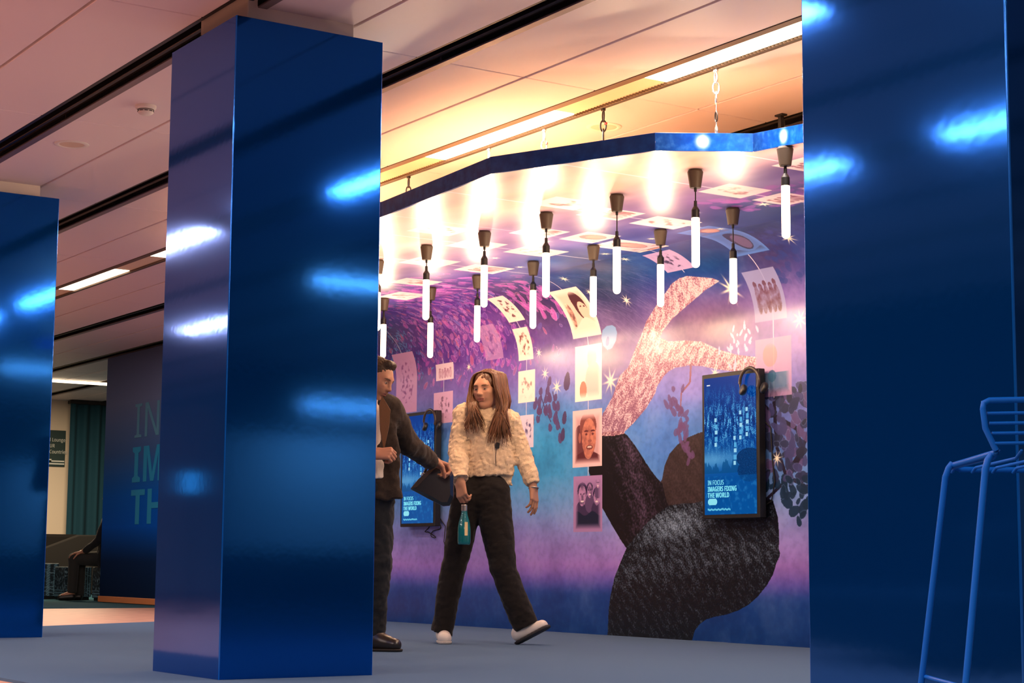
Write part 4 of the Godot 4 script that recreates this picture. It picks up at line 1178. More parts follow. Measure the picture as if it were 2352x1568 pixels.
# ---- things outside the frame that the glossy columns mirror -------------------------------------------------------------------------------
func unseen_furniture() -> void:
	var s := base("sofa", Vector3(-6.3, 0, 1.0), 0.3)
	tag(s, "dark low sofa outside the picture, mirrored faintly in the nearest column", "sofa")
	var bk := mat(c8(22, 22, 26), 0.8)
	put("seat", boxm(Vector3(-0.9, 0.06, -0.75), Vector3(0.9, 0.36, 0.1), 0.03), bk, s)
	put("backrest", boxm(Vector3(-0.55, 0.3, 0.05), Vector3(0.9, 0.70, 0.28), 0.03), bk, s)
	var d := put("door_1", boxm(Vector3(5.94, 0, -12.2), Vector3(6.0, 2.0, -8.8), 0.004), M.white); d.set_meta("kind", "structure")
	var h := put("trim_1", boxm(Vector3(5.9, 2.05, -12.4), Vector3(6.0, 2.8, -8.4), 0.004), M.channel); h.set_meta("kind", "structure")
	var c := base("counter", Vector3(4.9, 0, -8.2))
	tag(c, "dark counter outside the picture, mirrored in the middle column", "counter")
	put("body", boxm(Vector3(-0.3, 0, -2.2), Vector3(0.3, 0.55, 1.8), 0.01), bk, c)
	put("top", boxm(Vector3(-0.34, 0.55, -2.24), Vector3(0.34, 0.60, 1.84), 0.006), M.channel, c)

	var k := base("information_display", Vector3(-16.28, 0, 0.85))
	tag(k, "small lit display on a pole outside the picture, mirrored in the middle column", "display")
	var em := mat(Color.BLACK, 0.3); em.emission_enabled = true; em.emission = c8(70, 190, 210); em.emission_energy_multiplier = 1.4
	put("screen_face", boxm(Vector3(-0.16, 1.14, -0.012), Vector3(0.16, 1.34, -0.008)), em, k)
	put("case", boxm(Vector3(-0.18, 1.12, -0.008), Vector3(0.18, 1.36, 0.03), 0.004), M.black, k)
	var pl := MB.new(); pl.lathe([Vector2(0.16, 0.0), Vector2(0.16, 0.012), Vector2(0.02, 0.016), Vector2(0.016, 0.03), Vector2(0.016, 1.14)], 20, false); put("pole", pl.mesh(), M.dark_steel, k)
	var kl := AreaLight3D.new(); kl.name = "screen_glow"; kl.area_size = Vector2(0.32, 0.2); kl.light_color = Color(0.3, 0.8, 0.9); kl.light_energy = 0.03; kl.area_range = 20.0; kl.shadow_enabled = true
	kl.position = Vector3(0, 1.24, -0.014); k.add_child(kl)

# ---- small ceiling fittings -----------------------------------------------------------------------------------------------------------------
func small_things() -> void:
	var labs := ["round flush ceiling speaker near the smoke detector", "round flush ceiling speaker above the canopy, behind a chain", "round flush ceiling speaker between the two blue columns"]
	var sp := [Vector3(-9.915, CE, -3.463), Vector3(-7.795, CE, -5.745), Vector3(-13.67, CE, -4.62)]
	for i in 3:
		var t := base("ceiling_speaker", sp[i])
		tag(t, labs[i], "ceiling speaker", "round ceiling speakers")
		var m := MB.new(); m.lathe([Vector2(0.072, -0.003), Vector2(0.082, -0.007), Vector2(0.098, -0.004), Vector2(0.1, 0.001)], 32); put("rim", m.mesh(), M.white, t)
		var g := MB.new(); g.lathe([Vector2(0.0, -0.001), Vector2(0.073, -0.003)], 32); put("grille", g.mesh(), mat(c8(206, 186, 170), 0.8), t)
	var s := base("smoke_detector", Vector3(-8.83, CE, -3.481))
	tag(s, "small white smoke detector on the ceiling above the tall column's side", "smoke detector")
	var a := MB.new(); a.lathe([Vector2(0.045, -0.022), Vector2(0.055, -0.014), Vector2(0.056, 0.001)], 28, false); put("base_ring", a.mesh(), M.white, s)
	var b := MB.new(); b.lathe([Vector2(0.0, -0.052), Vector2(0.022, -0.051), Vector2(0.036, -0.044), Vector2(0.042, -0.036), Vector2(0.042, -0.022), Vector2(0.0, -0.022)], 28); put("sensor_dome", b.mesh(), M.white, s)
	for k in 10:
		var v := MB.new(); v.box(Vector3(-0.009, -0.034, 0.0405), Vector3(0.009, -0.030, 0.0435), 0.0005)
		var o := put("vent", v.mesh(), M.channel, s); o.rotation.y = TAU * k / 10
	var br := base("ceiling_bracket", Vector3(-7.03, CE, -6.36))
	tag(br, "dark bracket hanging from the black ceiling slot over the canopy's far end", "bracket")
	put("stem", boxm(Vector3(-0.012, -0.34, -0.012), Vector3(0.012, 0.0, 0.012), 0.002), M.channel, br)
	put("plate", boxm(Vector3(-0.03, -0.01, -0.02), Vector3(0.03, 0.0, 0.02), 0.002), M.channel, br)
	var ws := put("wall_socket", boxm(Vector3(-18.35, 0.28, -7.651), Vector3(-18.28, 0.40, -7.641), 0.002), M.white)
	tag(ws, "small white socket plate low on the dark blue lettered wall", "socket")

# ---- people ---------------------------------------------------------------------------------------------------------------------------------
# Each person's own axes: x to the picture's side they walk to, y up, z towards the viewer.
class Face extends Tint:
	var inv: Transform3D
	var lip: Color
	var brow: Color
	var stubble := 0.0
	var grain: FastNoiseLite
	func at(P: Vector3) -> Color:
		var q := inv * P
		var out := col * (1.0 + 0.06 * grain.get_noise_3dv(P * 60.0))
		if q.z > 0.05 and q.y > -0.09:
			var ax := absf(q.x)
			# brows, eyes, lips
			if Vector2((ax - 0.032) / 0.021, (q.y - 0.030 + 0.12 * absf(ax - 0.03)) / 0.0055).length() < 1.0: out = out.lerp(brow, 0.85)
			var e := Vector2((ax - 0.031) / 0.0125, (q.y - 0.007) / 0.0048)
			if e.length() < 1.0: out = Color(0.36, 0.31, 0.28)
			if e.length() < 1.15 and q.y > 0.0095: out = brow * 0.6
			if Vector2(ax - 0.031, q.y - 0.007).length() < 0.0058: out = Color(0.03, 0.022, 0.018)
			if Vector2(q.x / 0.024, (q.y + 0.054) / 0.0095).length() < 1.0: out = out.lerp(lip, 0.8)
			if absf(q.y + 0.0535) < 0.0016 and ax < 0.021: out = lip * 0.3
		if stubble > 0 and q.y < -0.03 and q.z > 0.0: out = out.lerp(brow, stubble)
		out.a = 1.0
		return out

func head_into(mb: MB, fr: Transform3D, skin: Color, lip: Color, brow: Color, wide := 1.0, stubble := 0.0) -> void:
	# fr: head centre, x to its own side, y up, z out of the face
	var F := Field.new(Vector3(-0.10, -0.20, -0.125), Vector3(0.10, 0.135, 0.13), 0.0045)
	F.ball(Vector3(0, 0.035, -0.012), Vector3(0.073 * wide, 0.082, 0.093))
	F.ball(Vector3(0, -0.015, 0.028), Vector3(0.061 * wide, 0.088, 0.062), 0.03)
	F.cap(Vector3(0, -0.055, 0.015), Vector3(0, -0.094, 0.058), 0.046 * wide, 0.021 * wide, 0.03)
	for s in [-1, 1]:
		F.cap(Vector3(s * 0.036, -0.014, 0.058), Vector3(s * 0.028, -0.04, 0.062), 0.021, 0.017, 0.025)
		F.cap(Vector3(s * 0.045 * wide, -0.05, 0.01), Vector3(s * 0.02, -0.085, 0.05), 0.022, 0.016, 0.025)
	F.cap(Vector3(-0.034, 0.029, 0.072), Vector3(0.034, 0.029, 0.072), 0.0125, 0.0125, 0.022)
	for s in [-1, 1]: F.ball(Vector3(s * 0.031, 0.008, 0.098), Vector3(0.017, 0.011, 0.014), 0.016, 1)
	for s in [-1, 1]: F.ball(Vector3(s * 0.031, 0.006, 0.0735), Vector3(0.0135, 0.0115, 0.0125), 0.004)
	F.cap(Vector3(0, 0.022, 0.083), Vector3(0, -0.02, 0.103), 0.0075, 0.0115, 0.014)
	for s in [-1, 1]: F.ball(Vector3(s * 0.0105, -0.024, 0.094), Vector3(0.0085, 0.0075, 0.009), 0.008)
	F.ball(Vector3(0, -0.038, 0.088), Vector3(0.012, 0.009, 0.006), 0.012)
	F.cap(Vector3(-0.017, -0.0495, 0.084), Vector3(0.017, -0.0495, 0.084), 0.0065, 0.0065, 0.007)
	F.cap(Vector3(-0.014, -0.0585, 0.083), Vector3(0.014, -0.0585, 0.083), 0.0075, 0.0075, 0.007)
	F.cap(Vector3(-0.02, -0.0537, 0.096), Vector3(0.02, -0.0537, 0.096), 0.0045, 0.0045, 0.004, Vector3(1, 0.5, 1), 1)
	F.ball(Vector3(0, -0.09, 0.066), Vector3(0.016, 0.013, 0.014), 0.014)
	for s in [-1, 1]:
		F.cap(Vector3(s * 0.074 * wide, 0.018, -0.012), Vector3(s * 0.073 * wide, -0.022, -0.002), 0.017, 0.011, 0.008, Vector3(0.45, 1, 0.8))
		F.ball(Vector3(s * 0.083 * wide, 0.004, -0.002), Vector3(0.008, 0.014, 0.008), 0.006, 1)
	F.cap(Vector3(0, -0.05, -0.022), Vector3(0, -0.2, -0.045), 0.052 * wide, 0.055 * wide, 0.03)
	var keep := mb.xf
	mb.xf = fr
	var t := Face.new()
	t.inv = Transform3D.IDENTITY; t.col = skin; t.lip = lip; t.brow = brow; t.stubble = stubble
	t.grain = FastNoiseLite.new(); t.grain.seed = 3
	F.net(mb, t)
	mb.xf = keep; mb.col = Color.WHITE

# A hand with a palm, four unequal fingers and a thumb; out: along the hand, face: out of the palm, curl: bend at each knuckle.
func hand_into(mb: MB, wrist: Vector3, out: Vector3, face: Vector3, thumb_side: float, curl: Array, skin: Color, thumb_in := 0.5, size := 1.0) -> void:
	out = out.normalized(); face = (face - out * face.dot(out)).normalized()
	var side := out.cross(face) * thumb_side
	var F := Field.new(wrist - Vector3.ONE * 0.135 * size, wrist + Vector3.ONE * 0.205 * size, 0.0052)
	var lo := Vector3.INF; var hi := -Vector3.INF
	var caps := []
	caps.append([wrist - out * 0.045, wrist + out * 0.01, 0.0265, 0.024, 0.015])
	var off := [0.0285, 0.0095, -0.0095, -0.0275]
	var reach := [0.086, 0.089, 0.084, 0.076]
	var lens := [[0.040, 0.024, 0.019], [0.044, 0.027, 0.020], [0.041, 0.025, 0.019], [0.032, 0.019, 0.017]]
	for i in 4:
		var k: Vector3 = wrist + (out * reach[i] + side * off[i]) * size
		caps.append([wrist + out * 0.012 * size + side * off[i] * 0.62 * size, k, 0.0155 * size, 0.0112 * size, 0.012])
		var dir: Vector3 = out + side * off[i] * 1.6
		dir = dir.normalized()
		var p := k
		var ang := 0.0
		for j in 3:
			ang += curl[i] * [1.0, 1.1, 0.75][j]
			var d: Vector3 = dir * cos(ang) + face * sin(ang)
			var e: Vector3 = p + d * lens[i][j] * size
			var r0: float = [0.0098, 0.0088, 0.0078][j] * size * (0.9 if i == 3 else 1.0)
			caps.append([p, e, r0, r0 * 0.9, 0.003])
			p = e
	var tb := wrist + (out * 0.022 + side * 0.024 + face * 0.004) * size
	var td := (out * 0.72 + side * (0.62 - 0.35 * thumb_in) + face * (0.2 + 0.5 * thumb_in)).normalized()
	var t1 := tb + td * 0.046 * size
	var t2 := t1 + (td + (face * 0.7 - side * 0.6) * thumb_in).normalized() * 0.034 * size
	var t3 := t2 + (td + (face * 0.7 - side * 1.2) * thumb_in).normalized() * 0.026 * size
	caps.append([tb, t1, 0.0165 * size, 0.0118 * size, 0.012]); caps.append([t1, t2, 0.0108 * size, 0.0098 * size, 0.003]); caps.append([t2, t3, 0.0098 * size, 0.0082 * size, 0.003])
	for c in caps:
		lo = lo.min(c[0].min(c[1])); hi = hi.max(c[0].max(c[1]))
	F = Field.new(lo - Vector3.ONE * 0.035, hi + Vector3.ONE * 0.035, 0.0042)
	for c in caps: F.cap(c[0], c[1], c[2], c[3], c[4])
	var t := Tint.new(); t.col = skin
	F.net(mb, t)
	mb.col = Color.WHITE

func skin_mat() -> StandardMaterial3D:
	var m := mat(Color.WHITE, 0.5, 0.0, 0.4)
	m.vertex_color_use_as_albedo = true
	m.subsurf_scatter_enabled = true; m.subsurf_scatter_strength = 0.12
	return m
func cloth(a: Color, b: Color, sc: float, rough := 0.9, bump := 0.0) -> StandardMaterial3D:
	var m := speckled(a, b, 0.12, sc, rough, 71)
	m.metallic_specular = 0.25
	if bump > 0:
		m.normal_enabled = true; m.normal_texture = normal_tex(0.16, 8.0, 256, 72); m.normal_scale = bump
	m.rim_enabled = true; m.rim = 0.25; m.rim_tint = 0.5
	return m
func folds(sd: int, freq: float) -> FastNoiseLite:
	var n := FastNoiseLite.new(); n.seed = sd; n.frequency = freq; n.fractal_octaves = 3
	return n
func garment(called: String, F: Field, m: Material, parent: Node3D) -> MeshInstance3D:
	var mb := MB.new(); F.net(mb); return put(called, mb.mesh(), m, parent)
func face_frame(at: Vector3, fwd: Vector3, up: Vector3) -> Transform3D:
	var z := fwd.normalized(); var x := up.cross(z).normalized(); var y := z.cross(x)
	return Transform3D(Basis(x, y, z), at)

func people() -> void:
	var sk := skin_mat()
	woman(sk)
	man(sk)
	sitter(sk)

func woman(sk: Material) -> void:
	var t := base("person", Vector3(-9.169, 0, -5.861), YAW)
	tag(t, "person striding in a cream fluffy blouse and black trousers, long brown hair, looking back", "person")
	var skin := Color(0.50, 0.26, 0.17)
	var S := {
		"sl": Vector3(-0.135, 1.375, 0.0), "el": Vector3(-0.170, 1.155, 0.05), "wl": Vector3(-0.143, 0.965, 0.165),
		"sr": Vector3(0.155, 1.345, 0.0), "er": Vector3(0.236, 1.11, 0.0), "wr": Vector3(0.293, 0.945, 0.05),
		"hl": Vector3(-0.11, 0.91, 0.0), "kl": Vector3(-0.178, 0.47, -0.02), "al": Vector3(-0.252, 0.085, -0.06),
		"hr": Vector3(0.045, 0.91, 0.02), "kr": Vector3(0.113, 0.45, 0.07), "ar": Vector3(0.248, 0.115, 0.07)}
	var mb := MB.new()
	var B := Field.new(Vector3(-0.34, 0.02, -0.2), Vector3(0.36, 1.46, 0.2), 0.013)
	B.cap(Vector3(0.005, 1.3, -0.01), Vector3(-0.005, 1.05, 0), 0.112, 0.086, 0.04, Vector3(1, 1, 0.6))
	B.cap(Vector3(-0.01, 1.02, 0), Vector3(-0.032, 0.92, 0), 0.09, 0.125, 0.03, Vector3(1, 1, 0.6))
	B.cap(S.sl, S.sr, 0.05, 0.05, 0.04)
	B.cap(Vector3(0.01, 1.36, -0.02), Vector3(0.02, 1.46, -0.015), 0.055, 0.048, 0.03)
	B.cap(S.sl, S.el, 0.042, 0.036, 0.02); B.cap(S.el, S.wl, 0.036, 0.026, 0.01)
	B.cap(S.sr, S.er, 0.042, 0.036, 0.02); B.cap(S.er, S.wr, 0.036, 0.026, 0.01)
	B.cap(S.hl, S.kl, 0.08, 0.055, 0.03); B.cap(S.kl, S.al, 0.052, 0.036, 0.01)
	B.cap(S.hr, S.kr, 0.08, 0.055, 0.03); B.cap(S.kr, S.ar, 0.052, 0.036, 0.01)
	var tn := Tint.new(); tn.col = skin
	B.net(mb, tn); mb.col = Color.WHITE
	var hf := face_frame(Vector3(0.012, 1.528, 0.03), Vector3(-0.50, -0.10, 0.86), Vector3(-0.04, 1, 0.02))
	head_into(mb, hf, skin, Color(0.42, 0.13, 0.11), Color(0.09, 0.045, 0.025), 0.96)
	hand_into(mb, S.wl, Vector3(0.12, -1, 0.1), Vector3(0.55, 0.0, -0.8), -1, [0.72, 0.78, 0.8, 0.82], skin, 0.7)
	hand_into(mb, S.wr, Vector3(0.10, -1, 0.05), Vector3(-0.75, 0.1, -0.5), 1, [0.22, 0.28, 0.34, 0.42], skin, 0.3)
	put("body", mb.mesh(), sk, t)
	# blouse
	var F := Field.new(Vector3(-0.30, 0.88, -0.2), Vector3(0.36, 1.47, 0.25), 0.0088)
	F.cap(Vector3(-0.002, 1.315, 0.0), Vector3(0.022, 1.0, 0.01), 0.135, 0.150, 0.05, Vector3(1, 1, 0.68), 0, 1)
	F.cap(S.sl + Vector3(0.01, 0.0, 0), Vector3(0.01, 1.385, -0.01), 0.064, 0.062, 0.05)
	F.cap(S.sr + Vector3(-0.01, 0.0, 0), Vector3(0.01, 1.385, -0.01), 0.064, 0.062, 0.05)
	F.cap(Vector3(0.10, 1.12, 0.02), Vector3(0.135, 0.945, 0.02), 0.07, 0.034, 0.03, Vector3(1, 1, 0.8), 0, 1)
	F.cap(S.sl, S.el, 0.063, 0.060, 0.03); F.cap(S.el, S.wl + Vector3(0, 0.01, 0), 0.060, 0.054, 0.008, Vector3.ONE, 0, 1)
	F.cap(S.sr, S.er, 0.060, 0.056, 0.03); F.cap(S.er, S.wr + Vector3(0, 0.01, 0), 0.056, 0.044, 0.008, Vector3.ONE, 0, 1)
	F.ruffle(folds(81, 9.0), 0.014, Vector3(1.0, 0.75, 1.0)); F.ruffle(folds(82, 34.0), 0.009)
	var blouse := garment("blouse", F, cloth(c8(214, 184, 150), c8(246, 224, 194), 7.0, 0.95, 0.9), t)
	var pk := MB.new(); pk.box(Vector3(-0.004, -0.055, 0.0), Vector3(0.004, 0.055, 0.006), 0.002)
	var po := put("button_placket", pk.mesh(), mat(c8(238, 214, 184), 0.9), blouse); po.position = Vector3(0.055, 1.13, 0.098); po.rotation.z = 0.05
	var clip := put("clip_microphone", boxm(Vector3(-0.013, -0.018, 0), Vector3(0.013, 0.018, 0.012), 0.003), M.black, t)
	clip.position = Vector3(0.077, 1.186, 0.098); clip.rotation.z = -0.15
	var cw := MB.new(); cw.tube([Vector3(0.072, 1.17, 0.106), Vector3(0.066, 1.12, 0.112), Vector3(0.07, 1.06, 0.112)], 0.002, 6); put("microphone_wire", cw.mesh(), M.black, t)
	# trousers
	F = Field.new(Vector3(-0.36, 0.03, -0.2), Vector3(0.36, 1.12, 0.22), 0.0095)
	F.cap(Vector3(0.0, 1.06, 0.0), Vector3(-0.032, 0.90, 0.0), 0.112, 0.150, 0.05, Vector3(1, 1, 0.70), 0, 2)
	F.cap(S.hl + Vector3(0.01, 0, 0), S.kl, 0.100, 0.077, 0.03); F.cap(S.kl, S.al + Vector3(-0.003, -0.025, 0), 0.077, 0.067, 0.01, Vector3.ONE, 0, 1)
	F.cap(S.hr, S.kr, 0.108, 0.080, 0.03); F.cap(S.kr, S.ar + Vector3(0.012, -0.012, 0), 0.080, 0.078, 0.01, Vector3.ONE, 0, 1)
	F.ruffle(folds(83, 5.0), 0.012, Vector3(1.0, 0.8, 1.0)); F.ruffle(folds(84, 16.0), 0.005, Vector3(1, 1.5, 1))
	garment("trousers", F, cloth(c8(20, 18, 18), c8(46, 42, 42), 9.0, 0.92, 0.3), t)
	# shoes
	var lead := mat(c8(222, 214, 208), 0.55)
	F = Field.new(Vector3(-0.32, -0.01, -0.16), Vector3(-0.15, 0.13, 0.14), 0.006)
	F.cap(Vector3(-0.243, 0.045, -0.075), Vector3(-0.228, 0.032, 0.075), 0.042, 0.040, 0.02)
	F.cap(Vector3(-0.246, 0.06, -0.06), Vector3(-0.246, 0.09, -0.06), 0.04, 0.036, 0.02)
	F.cut(Vector3(0, 0.012, 0), Vector3.DOWN)
	var s1 := garment("shoe", F, lead, t)
	F = Field.new(Vector3(-0.32, -0.02, -0.16), Vector3(-0.15, 0.05, 0.14), 0.006)
	F.cap(Vector3(-0.243, 0.02, -0.075), Vector3(-0.228, 0.02, 0.075), 0.045, 0.043, 0.02); F.cut(Vector3(0, 0.016, 0), Vector3.UP); F.cut(Vector3(0, 0.0, 0), Vector3.DOWN)
	garment("sole", F, mat(c8(196, 190, 186), 0.6), s1)
	var dn := Vector3(0.42, -0.88, 0.22).normalized()
	F = Field.new(Vector3(0.15, -0.02, -0.02), Vector3(0.44, 0.2, 0.20), 0.006)
	F.cap(Vector3(0.212, 0.062, 0.06), Vector3(0.352, 0.112, 0.105), 0.044, 0.036, 0.02)
	F.cap(Vector3(0.222, 0.08, 0.065), Vector3(0.24, 0.115, 0.07), 0.042, 0.036, 0.02)
	F.cut(Vector3(0.222, 0.028, 0.07), dn)
	var s2 := garment("shoe", F, lead, t)
	F = Field.new(Vector3(0.15, -0.04, -0.02), Vector3(0.46, 0.2, 0.22), 0.006)
	F.cap(Vector3(0.217, 0.042, 0.065), Vector3(0.364, 0.1, 0.11), 0.047, 0.04, 0.02)
	F.cut(Vector3(0.222, 0.028, 0.07), -dn); F.cut(Vector3(0.222, 0.028, 0.07) + dn * 0.017, dn)
	garment("sole", F, mat(c8(52, 50, 54), 0.8), s2)
	# ring and bracelet
	var br := MB.new(); var rp := []
	for k in 18: rp.append(S.wr + Vector3(0.003, -0.012, 0.002) + Vector3(cos(TAU * k / 18) * 0.029, sin(TAU * k / 18) * 0.006, sin(TAU * k / 18) * 0.029))
	br.tube(rp, 0.004, 6, true); put("bracelet", br.mesh(), M.steel, t)
	# hair: a cap over the skull and long locks falling over both shoulders
	var hm := MB.new()
	F = Field.new(Vector3(-0.12, -0.16, -0.15), Vector3(0.12, 0.15, 0.12), 0.006)
	F.ball(Vector3(0, 0.042, -0.022), Vector3(0.085, 0.09, 0.104))
	F.cap(Vector3(0, 0.0, -0.075), Vector3(0, -0.16, -0.085), 0.075, 0.07, 0.04)
	F.ball(Vector3(0.0, -0.035, 0.088), Vector3(0.056, 0.108, 0.07), 0.015, 1)
	F.ball(Vector3(0.0, 0.135, 0.02), Vector3(0.006, 0.018, 0.1), 0.02, 1)
	F.ruffle(folds(85, 40.0), 0.006, Vector3(1.0, 0.25, 1.0))
	hm.xf = hf
	var hc := Tint.new(); hc.col = Color(0.10, 0.042, 0.02)
	F.net(hm, hc)
	hm.xf = Transform3D.IDENTITY
	var r := RandomNumberGenerator.new(); r.seed = 5
	for i in 340:
		var s := -1.0 if i % 2 else 1.0
		var z0 := r.randf_range(-0.10, 0.05)
		var a := hf * Vector3(s * r.randf_range(0.003, 0.02), 0.128 - absf(z0 + 0.02) * 0.25, z0)
		var out := 0.088 + r.randf_range(-0.006, 0.010)
		var b := hf * Vector3(s * out * 0.75, 0.095, z0 - 0.005)
		var c := hf * Vector3(s * out, 0.02, z0 + 0.012)
		var d := hf * Vector3(s * (out + r.randf_range(0.0, 0.026)), -0.085, minf(z0 + 0.022, 0.05))
		# in the body's axes: towards the chest on either side; s > 0 is the picture's far side of the face
		var right := s > 0
		var tx := r.randf_range(0.015, 0.165) if right else r.randf_range(-0.125, 0.005)
		var ty := r.randf_range(1.19, 1.29) if right else r.randf_range(1.255, 1.34)
		var tz := 0.115 + r.randf_range(-0.012, 0.012)
		if z0 < -0.06:
			tz = r.randf_range(-0.13, -0.06); tx = r.randf_range(-0.09, 0.12); ty = r.randf_range(1.18, 1.28)
		var e := Vector3(lerpf(d.x, tx, 0.55), lerpf(d.y, ty, 0.45), lerpf(d.z, tz, 0.8))
		if z0 >= -0.06:
			d.z = maxf(d.z, 0.085); e = Vector3(lerpf(d.x, tx, 0.4), lerpf(d.y, ty, 0.42), 0.122 + r.randf_range(-0.008, 0.012)); tz += 0.012
		var g := Vector3(tx, ty, tz)
		var cv := Curve3D.new()
		var P := [a, b, c, d, e, g]
		for k in P.size():
			var dirv: Vector3 = (P[mini(k + 1, 5)] - P[maxi(k - 1, 0)]) * 0.18
			cv.add_point(P[k], -dirv, dirv)
		var pts := []; var rad := []
		var n := 14
		for k in n + 1:
			var u := k / float(n)
			pts.append(cv.sample_baked(u * cv.get_baked_length(), true))
			rad.append(lerpf(0.0085, 0.0055, u) * (1.0 if k < n - 1 else 0.35))
		var tone := r.randf_range(0.55, 1.5)
		hm.col = Color(0.120 * tone, 0.050 * tone, 0.023 * tone)
		hm.tube(pts, rad, 6, false, 0.55)
	var hmat := mat(Color.WHITE, 0.42, 0.0, 0.45); hmat.vertex_color_use_as_albedo = true
	put("hair", hm.mesh(), hmat, t)

	# the bottle in her hand
	var bo := base("water_bottle", t.to_global(Vector3(-0.118, 0.588, 0.155)), YAW)
	tag(bo, "teal glass water bottle with a steel neck, carried by the person in cream", "bottle")
	var gl := mat(c8(20, 130, 140), 0.08, 0.0, 0.6); gl.transparency = BaseMaterial3D.TRANSPARENCY_ALPHA; gl.albedo_color.a = 0.62
	var g1 := MB.new()
	g1.lathe([Vector2(0, 0), Vector2(0.031, 0.001), Vector2(0.037, 0.006), Vector2(0.039, 0.02), Vector2(0.039, 0.075), Vector2(0.0375, 0.105), Vector2(0.032, 0.138), Vector2(0.024, 0.165), Vector2(0.0185, 0.185), Vector2(0.0172, 0.205)], 28)
	put("glass", g1.mesh(), gl, bo)
	var wt := MB.new(); wt.lathe([Vector2(0, 0.006), Vector2(0.033, 0.008), Vector2(0.0355, 0.02), Vector2(0.0355, 0.07), Vector2(0.0, 0.072)], 24)
	put("water", wt.mesh(), mat(c8(8, 84, 96), 0.1), bo)
	var ca := MB.new(); ca.lathe([Vector2(0.0175, 0.200), Vector2(0.0195, 0.203), Vector2(0.0195, 0.235), Vector2(0.017, 0.239), Vector2(0, 0.24)], 24, false)
	put("cap", ca.mesh(), M.steel, bo)
	put("printed_mark", boxm(Vector3(0.004, 0.055, 0.0378), Vector3(0.022, 0.135, 0.0386)), mat(c8(240, 214, 160), 0.5), bo)
	# the black bag between them
	var bg := base("handbag", Vector3(-8.989, 0, -5.351), YAW)
	tag(bg, "black leather handbag swung between the two people, its handles in the man's fist", "handbag")
	var lm := mat(c8(16, 14, 14), 0.24, 0.0, 0.7)
	var ol := PackedVector2Array([Vector2(-0.098, 0.905), Vector2(0.0, 0.853), Vector2(0.092, 0.808), Vector2(0.128, 0.812), Vector2(0.152, 0.86), Vector2(0.150, 0.99), Vector2(0.125, 1.045), Vector2(0.07, 1.062), Vector2(0.03, 1.042), Vector2(-0.055, 0.955)])
	var bm := MB.new(); bm.prism(ol, -0.065, 0.055, 0.022)
	put("body", bm.mesh(), lm, bg)
	var gu := MB.new()
	gu.prism(PackedVector2Array([Vector2(-0.096, 0.908), Vector2(-0.062, 0.912), Vector2(0.05, 1.03), Vector2(0.035, 1.046), Vector2(-0.056, 0.958)]), 0.05, 0.062, 0.004)
	put("flap_edge", gu.mesh(), mat(c8(64, 48, 36), 0.22, 0.0, 0.7), bg)
	for s in [-1, 1]:
		var hd := MB.new()
		hd.tube([Vector3(-0.03, 0.97, 0.03 * s), Vector3(-0.012, 1.02, 0.026 * s), Vector3(0.012, 1.068, 0.018 * s), Vector3(0.036, 1.09, 0.012 * s), Vector3(0.06, 1.085, 0.016 * s), Vector3(0.085, 1.06, 0.026 * s), Vector3(0.11, 1.03, 0.03 * s)], 0.007, 8)
		put("handle", hd.mesh(), lm, bg)
	for q in [Vector3(-0.024, 0.985, 0.052), Vector3(0.10, 1.03, 0.052)]:
		var bu := MB.new(); bu.tube(ring(q, 0.012, 0.012, 0.0), 0.003, 6, true); put("buckle", bu.mesh(), M.steel, bg)

